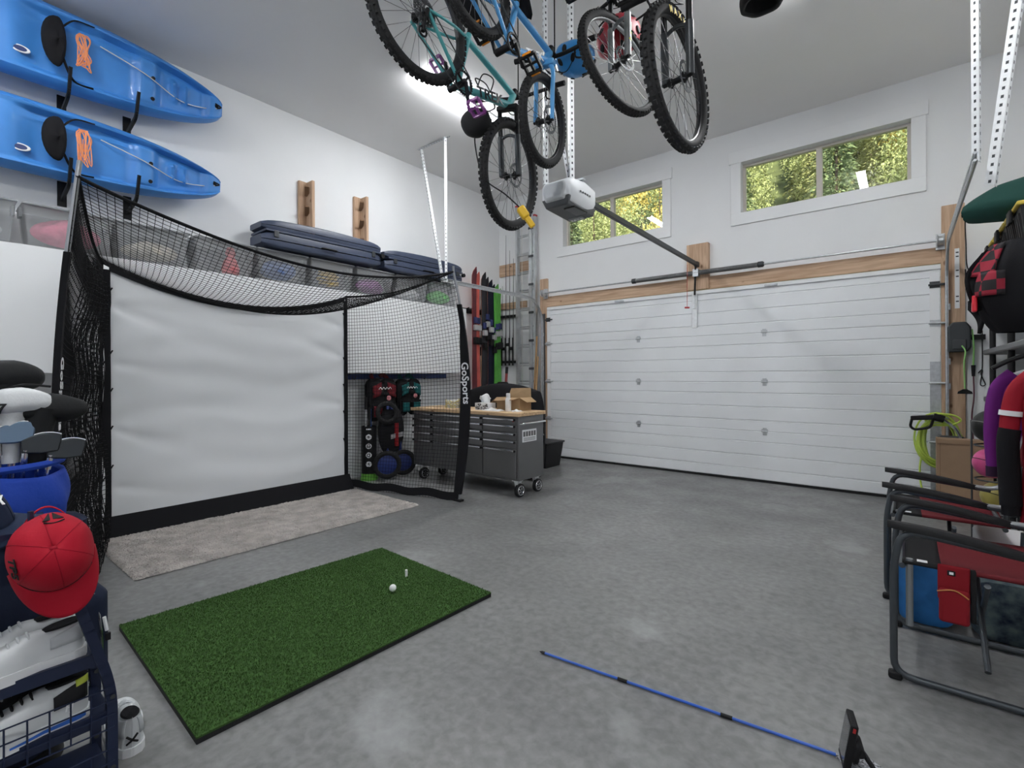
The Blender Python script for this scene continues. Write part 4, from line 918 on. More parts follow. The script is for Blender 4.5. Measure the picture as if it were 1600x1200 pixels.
for x0, x1 in colx:
    for z0, z1 in rows:
        d_ = MB().box(x0, x1, CY0, CY0 + .02, z0, z1).build('drawer', chest_m, t, bevel=.003)
        h = MB(); h.box(x0 + .01, x1 - .01, CY0 - .022, CY0, z1 - .022, z1 - .004); h.build('drawer_pull', chrome, d_, bevel=.004)
        for xx in (x0 + .003, x1 - .015): MB().box(xx, xx + .012, CY0 - .025, CY0, z1 - .026, z1 - .002).build('pull_cap', black, d_)
MB().tube(arc_fillet([(CX1, CY0 + .04, .80), (CX1 + .05, CY0 + .04, .81), (CX1 + .05, CY1 - .03, .81), (CX1, CY1 - .03, .80)], .02), .011, 8).build('push_handle', chrome, t, smooth=True)
lb = MB().box(CX1, CX1 + .002, 4.20, 4.46, .60, .735).build('warning_label', white_trim, t)
for k in range(5): MB().box(CX1 + .002, CX1 + .003, 4.215 + k * .048, 4.252 + k * .048, .66, .715).build('label_pictogram', mat('print_grey', (.12, .12, .12), .6), lb)
for k in range(3): MB().box(CX1 + .002, CX1 + .003, 4.22, 4.44, .612 + k * .014, .618 + k * .014).build('label_line', MATS['print_grey'], lb)
MB().cyl((CX1 - .06, CY0 - .004, .842), (CX1 - .06, CY0 + .001, .842), .016).build('lock', mat('lock_red', (.35, .02, .02), .4), t)
def caster(x, y):
    c = MB(); c.box(x - .045, x + .045, y - .045, y + .045, .172, .185); c.hexa([(x - .006, y - .02, .06), (x + .02, y - .02, .06), (x + .02, y + .02, .06), (x - .006, y + .02, .06), (x - .02, y - .04, .174), (x + .03, y - .04, .174), (x + .03, y + .04, .174), (x - .02, y + .04, .174)])
    o = c.build('caster_fork', galv_lt, t, bevel=.004)
    w = MB(); w.lathe([(.045, -.002), (.07, .0), (.075, .02), (.07, .04), (.045, .042)], (x + .01, y, .075), (1, 0, 0), 28); w.build('caster_wheel', black_rub, o, smooth=True)
    for k in range(7):
        a = k * .8976; MB().bar((x + .051, y + .010 * math.cos(a), .075 + .010 * math.sin(a)), (x + .051, y + .05 * math.cos(a), .075 + .05 * math.sin(a)), .008, .013, up=(1, 0, 0)).build('wheel_spoke', chrome, o)
    MB().torus((x + .051, y, .075), (1, 0, 0), .05, .006, 24, 6).build('wheel_ring', chrome, o, smooth=True)
for x in (CX0 + .1, CX1 - .07):
    for y in (CY0 + .08, CY1 - .07): caster(x, y)
ZT = CZ1 + .04
# things on the chest
t = thing('tissue_box', 'black and white patterned tissue box on the tool chest', 'tissue box', (-3.86, 4.28, ZT))
MB().box(-3.97, -3.75, 4.23, 4.35, ZT, ZT + .085).build('carton', white_trim, t, bevel=.003)
q = MB(); rr = random.Random(4)
for k in range(46):
    x = rr.uniform(-3.955, -3.765); z = ZT + rr.uniform(.012, .072); a = rr.uniform(0, 3.14); l = rr.uniform(.008, .018)
    q.bar((x - l * math.cos(a), 4.2295, z - l * math.sin(a) * .6), (x + l * math.cos(a), 4.2295, z + l * math.sin(a) * .6), .004, .008, up=(0, 1, 0))
stuff(q.build('leaf_print', black, t))
q = MB(); q.grid(lambda a, c: (-3.86 + (a - .5) * (.12 + .10 * c) , 4.29 + .03 * math.sin(a * 9 + c * 2) * (1 - c * .3), ZT + .085 + .10 * c * (1 - .55 * (2 * a - 1) ** 2) + .01 * math.sin(a * 14)), 18, 6); q.build('tissue', white_trim, t, smooth=True, solid=.002)
q = MB(); q.grid(lambda a, c: (-3.70 + .12 * (2 * a - 1) + .01 * math.sin(c * 8), 4.24 + .06 * (2 * c - 1) + .01 * math.sin(a * 9), ZT + .002 + .028 * (math.sin(math.pi * a) * math.sin(math.pi * c)) ** .5 + .012 * math.sin(a * 11 + c * 5) * math.sin(math.pi * a) * math.sin(math.pi * c)), 22, 14)
tag(q.build('folded_cloth', mat('white_cloth', (.8, .8, .8), .9), None, smooth=True, loc=(-3.7, 4.24, ZT)), 'crumpled white cloth in front of the tissue box', 'cloth')
q = MB(); q.grid(lambda a, c: (-3.40 + .055 * (2 * a - 1), 4.30 + .05 * (2 * c - 1), ZT + .002 + .02 * (math.sin(math.pi * a) * math.sin(math.pi * c)) ** .5 + .006 * math.sin(a * 11 + c * 5) * math.sin(math.pi * a)), 14, 10)
tag(q.build('folded_cloth', MATS['white_cloth'], None, smooth=True, loc=(-3.4, 4.3, ZT)), 'small white rag at the end of the tool chest top', 'cloth')
t = thing('spray_bottle', 'white bottle standing upright on the tool chest', 'bottle', (-3.50, 4.28, ZT))
MB().lathe([(.03, 0), (.034, .005), (.034, .13), (.026, .15), (.022, .155)], (-3.50, 4.28, ZT), n=20).build('body', white_trim, t, smooth=True); MB().lathe([(.024, .155), (.024, .20), (.018, .205)], (-3.50, 4.28, ZT), n=20).build('cap', white_trim, t, smooth=True)
card = mat('cardboard', (.40, .27, .15), .85, var=.08, vscale=14)
t = thing('open_carton', 'small open cardboard carton on the tool chest', 'carton', (-3.58, 4.47, ZT))
q = MB(); open_tote(q, -3.74, -3.40, 4.36, 4.58, ZT, ZT + .15, 0, .005); q.build('carton_walls', card, t)
for P in (((-3.74, 4.36, ZT + .15), (-3.40, 4.36, ZT + .15), (-3.42, 4.26, ZT + .13), (-3.72, 4.28, ZT + .11)), ((-3.74, 4.58, ZT + .15), (-3.40, 4.58, ZT + .15), (-3.42, 4.60, ZT + .26), (-3.72, 4.61, ZT + .25)), ((-3.74, 4.36, ZT + .15), (-3.74, 4.58, ZT + .15), (-3.86, 4.56, ZT + .08), (-3.86, 4.38, ZT + .08)), ((-3.40, 4.36, ZT + .15), (-3.40, 4.58, ZT + .15), (-3.31, 4.56, ZT + .10), (-3.31, 4.38, ZT + .10))):
    q = MB(); i = q.pts(P); q.face((i, i + 1, i + 2, i + 3)); q.build('flap', card, t, solid=.005)
t = thing('ribbon_basket', 'pale yellow crinkled basket on the tool chest behind the netting', 'basket', (-4.42, 4.3, ZT))
q = MB(); rr = random.Random(9)
for k in range(60):
    a = rr.uniform(0, 6.28); z = ZT + rr.uniform(.01, .11); r_ = .11; q.tube(bez([(-4.42 + r_ * math.cos(a + d_), 4.32 + .8 * r_ * math.sin(a + d_), z + rr.uniform(-.02, .02)) for d_ in (0, .3, .6)], 4), .006, 4)
stuff(q.build('straw', mat('straw', (.62, .56, .30), .8), t)); MB().lathe([(.09, 0), (.105, .1), (.1, .1), (.085, .01)], (-4.42, 4.32, ZT + .002), n=20, sy=.8, xd=(1, 0, 0)).build('bowl', white_trim, t, smooth=True)
q = MB(); q.lathe([(.03, 0), (.033, .004), (.033, .15), (.02, .17), (.02, .185)], (-4.24, 4.33, ZT), n=18); tag(q.build('spray_can', mat('can_blue', (.03, .08, .28), .35), None, smooth=True, loc=(-4.24, 4.33, ZT)), 'blue spray can on the tool chest beside the net pole', 'spray can')
# long black case standing behind the chest
t = thing('instrument_case', 'long black padded case standing behind the tool chest', 'case', (-4.2, 5.02, 0))
q = MB(); q.grid(lambda a, c: (lambda th, e: (lerp(-4.85, -3.55, a), 5.02 + .15 * math.copysign(abs(math.cos(th)) ** .4, math.cos(th)) * e, .02 + .54 * (1 + .12 * math.sin(math.pi * a)) + (.54 * (1 + .12 * math.sin(math.pi * a))) * math.copysign(abs(math.sin(th)) ** .4, math.sin(th)) * e))(6.283 * c, min(1, min(a, 1 - a) * 14 + .02) ** .4), 40, 24); q.build('padded_body', black_cloth, t, smooth=True)
MB().tube(arc_fillet([(-4.3, 5.02, 1.19), (-4.28, 5.02, 1.235), (-4.12, 5.02, 1.235), (-4.1, 5.02, 1.19)], .02), .012, 6).build('handle', black, t)

# black bin at the door
t = thing('storage_bin', 'black plastic bin by the corner of the overhead door', 'bin', (-4.25, 5.9, 0))
bin_m = mat('bin_black', (.022, .022, .024), .45)
q = MB(); open_tote(q, -4.62, -3.94, 5.66, 6.10, 0, .34, .04, .008); q.build('tub', bin_m, t)
MB().box(-4.64, -3.92, 5.64, 6.12, .341, .368).build('lid', bin_m, t, bevel=.012)

# tube of rackets
t = thing('game_tube', 'black storage tube with green base and round white emblems', 'storage tube', (-5.385, 3.74, 0))
MB().lathe([(.095, .05), (.095, .69), (.088, .69), (.088, .06)], (-5.385, 3.74, 0), n=28).build('tube', black, t, smooth=True)
MB().lathe([(.11, 0), (.11, .02), (.098, .05), (.098, .085)], (-5.385, 3.74, 0), n=28).build('base', mat('lime', (.16, .48, .06), .45), t, smooth=True)
vd = V((.80, -.60, 0)).normalized()
for k in range(4):
    z = .21 + .115 * k; p = V((-5.385, 3.74, z)) + vd * .094
    o = MB().lathe([(0, .004), (.035, .004), (.036, 0)], p, tuple(vd), 20).build('emblem', white_trim, t)
    q = MB(); sd = vd.cross(V((0, 0, 1)))
    if k == 0: q.tube([p + vd * .006 + V((0, 0, .018)), p + vd * .006 - V((0, 0, .012)) + sd * .012], .004, 5); q.tube([p + vd * .006 + V((0, 0, .003)), p + vd * .006 + sd * -.015 - V((0, 0, .015))], .004, 5)
    elif k == 1: q.torus(p + vd * .004, tuple(vd), .017, .005, 16, 5)
    elif k == 2: q.torus(p + vd * .004, tuple(vd), .02, .004, 16, 5); q.tube([p + vd * .006 - sd * .02, p + vd * .006 + sd * .02], .0035, 5)
    else: q.tube([p + vd * .006 - V((0, 0, .02)), p + vd * .006 + V((0, 0, .02))], .006, 5); q.tube([p + vd * .006 - sd * .015, p + vd * .006 + sd * .015 + V((0, 0, .006))], .004, 5)
    q.build('emblem_figure', black, o)
p = V((-5.385, 3.74, .655)) + vd * .095
MB().bar(p - vd.cross(V((0, 0, 1))) * .03, p + vd.cross(V((0, 0, 1))) * .03, .004, .016).build('print_line', white_trim, t)
for k, (x, y, h, c_, l_) in enumerate(((-5.42, 3.72, 1.06, (.55, .56, .58), 'white shafted club'), (-5.38, 3.76, 1.07, (.05, .13, .45), 'blue shafted club'), (-5.34, 3.72, .93, (.02, .02, .02), 'black shafted club'))):
    r_ = thing('game_racket', l_ + ' standing in the black storage tube', 'racket', (x, y, .06), 'clubs in the storage tube')
    MB().cyl((x, y, .07), (x, y, h - .16), .014, n=10).build('shaft', mat('shaft%d' % k, c_, .4), r_, smooth=True); MB().cyl((x, y, h - .16), (x, y, h), .018, n=10).build('grip', black_rub, r_, smooth=True)

# life vests and wheeled gear hanging under the cabinets
def vest(label, yc, zc, m1, m2, sc_):
    t = thing('life_vest', label, 'life vest', (-5.4, yc, zc - .5), 'life vests on the hook rail')
    for s_ in (-1, 1):
        q = MB()
        def fn(a, c):
            th = 6.283 * a; z = zc - .56 * c * sc_; w = (.085 + .055 * math.sin(math.pi * min(1, c * 1.15 + .1))) * sc_; yo = s_ * (.115 - .035 * math.sin(math.pi * c)) * sc_
            return (-5.42 + .075 * math.copysign(abs(math.cos(th)) ** .6, math.cos(th)) * (1 - abs(2 * c - 1) ** 8 * .6), yc + yo + w * math.copysign(abs(math.sin(th)) ** .6, math.sin(th)) * (1 - abs(2 * c - 1) ** 8 * .5), z)
        q.grid(fn, 18, 16, True); q.build('front_panel', black_cloth, t, smooth=True)
        q = MB(); q.grid(lambda a, c: (-5.335 + .012 * math.sin(math.pi * a), yc + s_ * (.05 + .13 * a) * sc_, zc - (.05 + .16 * c + .05 * a) * sc_), 6, 6); q.build('colour_panel', m1, t, smooth=True, solid=.012)
        q = MB(); q.grid(lambda a, c: (-5.33 + .012 * math.sin(math.pi * a), yc + s_ * (.04 + .13 * a) * sc_, zc - (.36 + .14 * c) * sc_), 6, 6); q.build('lower_panel', m2, t, smooth=True, solid=.012)
        MB().tube(bez([(-5.42, yc + s_ * .12 * sc_, zc - .02), (-5.50, yc + s_ * .10 * sc_, zc + .05), (-5.53, yc + s_ * .06 * sc_, zc + .02)], 6), .028, 8, flat=.4).build('shoulder_strap', m1, t, smooth=True)
    for z in (.20, .34): MB().box(-5.345, -5.325, yc - .18 * sc_, yc + .18 * sc_, zc - z * sc_ - .016, zc - z * sc_ + .016).build('belt', black_cloth, t); MB().box(-5.33, -5.312, yc - .03, yc + .03, zc - z * sc_ - .018, zc - z * sc_ + .018).build('buckle', black, t, bevel=.004)
    q = MB(); q.tube(bez([(-5.318, yc - .10 * sc_ + .2 * sc_ * k / 8, zc - .13 * sc_ + (.012 if k % 2 else -.012)) for k in range(9)], 4), .005, 5); q.build('script_mark', white_trim, t)
    MB().lathe([(0, .01), (.03, .008), (.034, 0)], (-5.325, yc + .06, zc - .26 * sc_), (1, 0, 0), 16).build('round_badge', mat('pink_badge', (.65, .25, .27), .6), t)
redv = mat('vest_red', (.13, .010, .016), .8); tealv = mat('vest_teal', (.010, .10, .105), .8)
vest('black life vest with red panels hanging behind the netting', 3.95, 1.30, redv, redv, 1.0)
vest('black life vest with teal panels hanging beside the red one', 4.40, 1.29, tealv, tealv, .9)
# golf trolley in blue and black standing below the red vest
t = thing('push_cart', 'folded blue and black wheeled trolley standing behind the netting', 'trolley', (-5.2, 3.92, 0))
blu = mat('trolley_blue', (.010, .026, .15), .5)
for (x, y, z, r_) in ((-5.14, 3.84, .20, .15), (-5.17, 4.12, .19, .14)):
    w = MB(); w.torus((x, y, z), (.85, -.5, 0), r_, .03, 36, 10); w_ = w.build('wheel', black_rub, t, smooth=True)
    q = MB(); q.lathe([(.0, .02), (.05, .02), (.10, .005), (.13, .0), (.13, -.01), (0, -.02)], (x, y, z), (.85, -.5, 0), 24); q.build('wheel_disc', blu, w_, smooth=True)
q = MB(); q.tube(arc_fillet([(-5.2, 3.9, .2), (-5.22, 3.88, .72), (-5.3, 3.98, .95)], .1), .02, 8); q.build('frame_tube', blu, t, smooth=True)
q = MB(); q.tube(arc_fillet([(-5.2, 4.1, .2), (-5.2, 4.08, .70), (-5.3, 4.0, .95)], .1), .02, 8); q.build('frame_tube', blu, t, smooth=True)
q = MB(); q.grid(lambda a, c: (lambda th: (-5.24 + .085 * math.cos(th) * math.sin(math.pi * (.08 + .84 * c)) ** .4, 3.98 + .20 * math.sin(th) * math.sin(math.pi * (.08 + .84 * c)) ** .4, .34 + .56 * c))(6.283 * a), 22, 14, True); q.build('gear_bag', black_cloth, t, smooth=True)
MB().torus((-5.16, 3.86, .86), (.9, -.4, .2), .12, .03, 32, 8).build('steering_wheel', black_rub, t, smooth=True)
MB().box(-5.16, -5.135, 3.97, 4.02, .42, .72).build('red_strap', mat('strap_red', (.25, .012, .016), .7), t, bevel=.004)
q = MB(); q.grid(lambda a, c: (-5.14, 3.9 + .2 * a, .52 + .06 * c + .02 * a), 6, 3); q.build('grey_flash', mat('flash_grey', (.3, .3, .31), .6), t, solid=.004)

# ---------------------------------------------------------------- skis on the wall
t = thing('ski_rack', 'black ski rack rail on the wall beside the cabinets', 'rack', (XL, 5.7, 2.35))
MB().box(XL, XL + .03, 5.62, 6.55, 2.36, 2.44).build('rail', black, t, bevel=.003)
for k in range(8): MB().tube([(XL + .03, 5.7 + k * .105, 2.40), (XL + .15, 5.7 + k * .105, 2.43)], .010, 6).build('peg', black, t)
SK = [((.11, .012, .02), (.75, .16, .10), 5.80, 3.08, 'maroon', 1.05), ((.03, .03, .035), (.75, .28, .18), 6.02, 3.03, 'black', 1.15), ((.012, .014, .03), (.35, .36, .10), 6.18, 2.93, 'navy and yellow', 1.15), ((.12, .45, .07), (.10, .50, .08), 6.34, 2.88, 'bright green', 1.12)]
bind = mat('binding_grey', (.5, .5, .5), .4, .4)
def ski(label, col, base, y, ztop, zbot, x, lean, grp, upcol=None):
    t = thing('ski', label, 'ski', (x, y, zbot), grp)
    q = MB(); n = 30
    def fn(a, c):
        z = lerp(zbot, ztop, a); w = .042 + .012 * abs(2 * a - 1) ** 2; w *= min(1, ((1 - a) * 16) ** .5) if a > .93 else 1
        return V((x + (.12 * max(0, a - .9) * 10) ** 2 * 2.0 * 0 + .05 * max(0, (a - .9) * 10) ** 2, y + lean * (a - .5) + w * (2 * c - 1), z))
    q.cur = 0; q.grid(fn, n, 2); i = len(q.v)
    o = q.build('ski_body', mat('ski_' + label.split(' ')[0] + str(round(y, 1)), col, .4, coat=.2, var=.3, vscale=7, stretch=(1, 1, .6)), t, solid=.014)
    q = MB(); q.grid(lambda a, c: fn(a, c) + V((-.009, 0, 0)), n, 2); q.build('base_sheet', mat('skibase' + str(round(y, 1)), base, .5), t, solid=.003)
    zm = lerp(zbot, ztop, .46 + .05 * math.sin(y * 23))
    for dz, h in ((.09, .09), (-.12, .11)): MB().box(x + .006, x + .065, y - .04, y + .04, zm + dz - h / 2, zm + dz + h / 2).build('binding', bind if dz > 0 else black, t, bevel=.01)
    MB().box(x + .006, x + .045, y - .03, y + .03, zm + .16, zm + .26).build('binding_plate', mat('bind_blue', (.03, .04, .14), .5), t, bevel=.008)
for c1, c2, y, zt, nm, zb in SK:
    ski(nm + ' ski of the pair on the wall rack, nearer one', c1, c2, y - .05, zt, zb, -5.40, .0, 'skis on the wall rack'); ski(nm + ' ski of the pair on the wall rack, farther one', c1 if nm != 'maroon' else (.62, .12, .09), c2, y + .055, zt - .06, zb + .03, -5.43, -.01, 'skis on the wall rack')
PC = [(.02, .04, .2), (.5, .36, .2), (.55, .05, .2), (.4, .03, .05), (.02, .02, .02)]
for k in range(5):
    y = 5.86 + k * .13; p = thing('ski_pole', ['navy', 'tan', 'pink', 'dark red', 'black'][k] + ' ski pole hanging below the skis', 'ski pole', (-5.45, y, .55), 'ski poles on the wall')
    MB().tube([(-5.46, y, .62), (-5.44, y - .04, 1.72)], .009, 8).build('shaft', mat('pole%d' % k, PC[k], .4), p, smooth=True); MB().cyl((-5.44, y - .04, 1.66), (-5.438, y - .043, 1.80), .017, n=10).build('grip', black, p, smooth=True); MB().lathe([(.0, 0), (.04, .004), (.012, .02)], (-5.459, y, .68), n=16).build('basket', black, p)

# ---------------------------------------------------------------- fishing rods, ladder, handles in the corner
t = thing('rod_board', 'upper wooden board on the wall behind the ladder', 'board', (-5.4, YB, 3.07)); MB().box(-5.59, -4.92, YB - .035, YB, 3.07, 3.275).build('plank', lumber_x, t, bevel=.003)
t = thing('rod_board', 'lower wooden board on the wall behind the fishing rods', 'board', (-5.4, YB, 2.46)); MB().box(-5.59, -5.0, YB - .035, YB, 2.49, 2.60).build('plank', lumber_x, t, bevel=.003)
for z, nm in ((2.36, 'upper'), (1.565, 'lower')):
    t = thing('rod_rack', nm + ' black rod rack strip holding the fishing rods', 'rack', (-5.4, YB, z)); MB().box(-5.60, -5.20, YB - .05, YB, z - .022, z + .022).build('strip', black, t, bevel=.004)
    for k in range(5): MB().box(-5.57 + k * .085, -5.53 + k * .085, YB - .085, YB - .05, z - .015, z + .015).build('clip', black, t, bevel=.006)
for k, (x, zt) in enumerate(((-5.50, 2.9), (-5.415, 3.78), (-5.33, 3.5), (-5.25, 3.35))):
    t = thing('fishing_rod', ['shortest', 'longest', 'middle', 'end'][k] + ' fishing rod upright in the corner racks', 'fishing rod', (x, YB - .1, 1.5), 'fishing rods in the corner')
    MB().tube([(x, YB - .09, 1.62), (x, YB - .075, 2.1), (x, YB - .06, zt)], [.011, .007, .0025], 8).build('blank', dark_metal, t, smooth=True); MB().cyl((x, YB - .09, 1.50), (x, YB - .09, 1.98), .015, .011, n=10).build('grip', black, t, smooth=True)
    MB().lathe([(.0, -.03), (.028, -.028), (.028, .028), (0, .03)], (x, YB - .14, 1.86 - .07 * (k % 2)), (1, 0, 0), 16).build('reel', black, t, smooth=True); MB().cyl((x, YB - .14, 1.86 - .07 * (k % 2)), (x, YB - .09, 1.90 - .07 * (k % 2)), .007, n=8).build('reel_foot', black, t)
    for z in (2.3, 2.6): MB().torus((x, YB - .08, z), (0, 0, 1), .012, .0015, 14, 5).build('line_guide', chrome, t)
alu = mat('aluminium', (.58, .60, .61), .38, .75, var=.08, vscale=10)
t = thing('extension_ladder', 'aluminium extension ladder leaning upright in the corner', 'ladder', (-4.87, YB - .15, 0))
for x, y, z1 in ((-5.09, YB - .13, 3.95), (-4.73, YB - .13, 3.95), (-5.05, YB - .20, 4.14), (-4.775, YB - .20, 4.14)):
    z0 = 0 if y > YB - .15 else .3
    q = MB(); q.box(x - .013, x + .013, y - .032, y + .032, z0, z1); q.box(x - .018, x + .018, y - .034, y - .026, z0, z1); q.build('side_rail', alu, t)
    MB().box(x - .02, x + .02, y - .036, y + .036, z1, z1 + .03).build('rail_cap', mat('cap_red', (.5, .03, .04), .5), t, bevel=.004)
for k in range(12): z = .32 + k * .305; MB().cyl((-5.09, YB - .13, z), (-4.73, YB - .13, z), .015, n=10).build('rung', alu, t, smooth=True)
for k in range(12): z = .58 + k * .305; MB().cyl((-5.05, YB - .20, z), (-4.775, YB - .20, z), .015, n=10).build('rung', alu, t, smooth=True)
for k in range(8): MB().box(-4.80, -4.70, YB - .235, YB - .225, .5 + k * .46, .54 + k * .46).build('rung_lock', dark_metal, t, bevel=.003)
MB().tube([(-4.93, YB - .24, .6), (-4.93, YB - .235, 3.9)], .004, 5).build('pull_rope', rope_wh, t)
for k, (x, y, z1, c_, nm) in enumerate(((-4.665, 6.36, 1.95, (.42, .24, .10), 'brown wooden broom handle'), (-4.72, 6.30, 1.0, (.05, .32, .28), 'teal broom handle'), (-4.60, 6.30, 1.62, (.50, .30, .14), 'pale wooden rake handle'))):
    o = thing('garden_tool', nm + ' leaning between the ladder and door track', 'garden tool', (x, y, 0), 'long tools by the door track'); MB().tube([(x, y - .08, .0), (x + .02, y + .06, z1)], .014, 8).build('shaft', mat('handle%d' % k, c_, .6), o, smooth=True); MB().ell((x + .02, y + .06, z1), .015, .015, .015, 10, 6).build('knob', mat('handle%d' % k, c_, .6), o, smooth=True)
t = thing('hockey_stick', 'upright red and black shaft behind the black case', 'pole', (-4.8, 6.2, 0)); MB().tube([(-4.72, 5.6, 0), (-4.66, 5.66, 1.36)], .02, 8).build('shaft', mat('shaft_red', (.25, .04, .04), .5), t, smooth=True); MB().tube([(-4.66, 5.66, 1.36), (-4.655, 5.665, 1.46)], .022, 8).build('grip', black, t, smooth=True)

# ---------------------------------------------------------------- shelving side
shelf_g = mat('shelf_grey', (.16, .165, .17), .5); post_b = mat('post_black', (.02, .02, .021), .5)
t = thing('shelving_unit', 'grey plastic shelving unit with black posts along the wall', 'shelf', (.85, 5.4, 0))
for y in (4.50, 5.3, 6.3):
    for x in (.64, 1.10): MB().cyl((x, y, 0), (x, y, 2.0), .022, n=12).build('post', post_b, t, smooth=True)
for z in (.12, .62, 1.08, 1.53, 1.97): MB().box(.60, 1.13, 4.44, 6.56, z - .025, z + .025).build('shelf_board', shelf_g, t, bevel=.012)
ytote = mat('lid_yellow', (.62, .46, .06), .45); tote_b = mat('tote_black', (.022, .022, .023), .45)
for k, (y0, nm) in enumerate(((5.95, 'farthest along the shelf'), (5.33, 'middle of the shelf'), (4.72, 'behind the green sack'))):
    t = thing('lidded_tote', 'black storage tote with yellow lid, ' + nm, 'storage tote', (.85, y0 + .28, 1.995), 'black totes on the shelving'); y1 = y0 + .56
    q = MB(); open_tote(q, .62, 1.12, y0 + .015, y1 - .015, 1.997, 2.47, .05, .008)
    q.build('tub', tote_b, t)
    for j in range(7):
        yy = y0 + .07 + j * .066; MB().hexa([(.665, yy, 2.03), (.67, yy, 2.03), (.67, yy + .02, 2.03), (.665, yy + .02, 2.03), (.612, yy, 2.43), (.625, yy, 2.43), (.625, yy + .02, 2.43), (.612, yy + .02, 2.43)]).build('rib', tote_b, t)
    MB().box(.60, 1.135, y0, y1, 2.471, 2.50).build('lid', ytote, t, bevel=.008)
    q = MB(); q.box(.585, .605, y0 + .2, y0 + .32, 2.40, 2.49); q.build('latch', tote_b, t, bevel=.005)
    MB().box(.640, .648, y0 + .40, y0 + .44, 2.12, 2.28).build('sticker', white_trim, t)
# green stuff sack lying on the totes
t = thing('stuff_sack', 'dark green drawstring stuff sack lying on the totes', 'sack', (.6, 5.2, 2.5)); green_c = mat('sack_green', (.012, .055, .045), .75, bump=.1, bscale=120)
ga, gb = V((.415, 5.56, 2.655)), V((1.10, 4.86, 2.655)); gd = (gb - ga); gl = gd.length; gd.normalize(); gs = gd.cross(V((0, 0, 1))); gu = V((0, 0, 1))
q = MB()
def sack(a, c):
    th = 6.283 * a; r_ = 0.142 * (.45 + .55 * min(1, c / .30) ** .6) * min(1, c / .02 + .02); r_ *= 1 if c < .93 else max(.02, (1 - c) / .07) ** .4
    r_ *= 1 + .05 * math.cos(9 * th) * max(0, 1 - c / .16) + .04 * math.sin(5 * th + 8 * c)
    return ga + gd * gl * c + gs * r_ * math.cos(th) + gu * r_ * math.sin(th)
q.grid(sack, 40, 34, True); q.build('bag', green_c, t, smooth=True)
MB().tube(bez([ga, ga + V((-.01, .02, -.06)), ga + V((-.005, .02, -.25)), ga + V((.0, .02, -.42)), ga + V((.03, .02, -.52)), ga + V((.0, .02, -.62)), ga + V((-.01, .02, -.45))], 8), .0045, 5).build('drawstring', black, t, smooth=True)
MB().cyl(ga + V((-.03, .01, .0)), ga + V((.0, .0, 0)), .018, n=10).build('cord_lock', black, t)
tag(MB().box(.72, 1.1, 4.85, 5.4, 2.79, 2.82).build('flat_board', black, None, loc=(.9, 5.1, 2.79), bevel=.004), 'black flat panel resting on top of the green sack', 'panel')
# plaid backpack hanging off the shelving
def plaid():
    m = bpy.data.materials.new('buffalo_plaid'); m.use_nodes = True; nt = m.node_tree; p = nt.nodes['Principled BSDF']; p.inputs['Roughness'].default_value = .9
    tc = nt.nodes.new('ShaderNodeTexCoord'); ck = nt.nodes.new('ShaderNodeTexChecker'); ck.inputs['Scale'].default_value = 16; ck.inputs['Color1'].default_value = (.26, .012, .03, 1); ck.inputs['Color2'].default_value = (.012, .01, .012, 1)
    nt.links.new(tc.outputs['Object'], ck.inputs['Vector']); nt.links.new(ck.outputs[0], p.inputs['Base Color']); return m
pl = plaid()
t = thing('backpack', 'black backpack with red plaid panels hanging from the shelving', 'backpack', (.555, 4.22, 1.58))
q = MB()
def pack(a, c):
    th = 6.283 * a; z = 1.58 + .55 * c; rx = .20 * math.sin(math.pi * (.10 + .82 * c)) ** .5; ry = .16 * math.sin(math.pi * (.07 + .82 * c)) ** .55
    w = 1 + .07 * math.sin(3 * th + 7 * c) + .05 * math.sin(7 * th - 4 * c)
    return V((.555 - .02 * math.sin(3.1 * c) + rx * math.cos(th) * w, 4.22 + ry * math.sin(th) * w, z))
q.grid(pack, 36, 22, True); q.build('pack_body', black_cloth, t, smooth=True)
q = MB(); q.grid(lambda a, c: pack(.36 + .30 * a, .62 + .34 * c) + V((-.012, -.004, .008)), 16, 10); q.build('plaid_lid', pl, t, smooth=True, solid=.012)
q = MB(); q.grid(lambda a, c: pack(.58 + .12 * a, .40 + .26 * c) + V((-.012, -.014, 0)), 8, 8); q.build('plaid_pocket', pl, t, smooth=True, solid=.012)
q = MB(); q.grid(lambda a, c: pack(.37 + .06 * a, .40 + .20 * c) + V((-.012, .01, 0)), 6, 8); q.build('plaid_pocket', pl, t, smooth=True, solid=.012)
for a0 in (.44, .56): MB().tube(bez([pack(a0, .92) + V((-.02, 0, 0)), pack(a0, .7) + V((-.04, 0, 0)), pack(a0 + .01, .5) + V((-.035, 0, 0)), pack(a0, .25) + V((-.02, 0, 0))], 6), .018, 6, flat=.4).build('shoulder_strap', black_cloth, t, smooth=True)
p = pack(.565, .33) + V((-.025, -.01, 0)); MB().box(p.x - .012, p.x + .012, p.y - .03, p.y + .03, p.z - .05, p.z + .05).build('whistle_buckle', mat('buckle_red', (.75, .02, .04), .35), t, bevel=.008)
q = MB(); q.grid(lambda a, c: (.325 + .02 * math.sin(3 * a) + .14 * a * (.3 + .7 * c) , 4.30 - .06 * a, 1.74 + .18 * c * (.3 + a) - .16 * a * (1 - c)), 10, 8); q.build('side_flap', black_cloth, t, smooth=True, solid=.02)
MB().tube([(.56, 4.25, 2.10), (.62, 4.36, 2.10), (.66, 4.43, 2.0)], .01, 6).build('haul_loop', black_cloth, t)
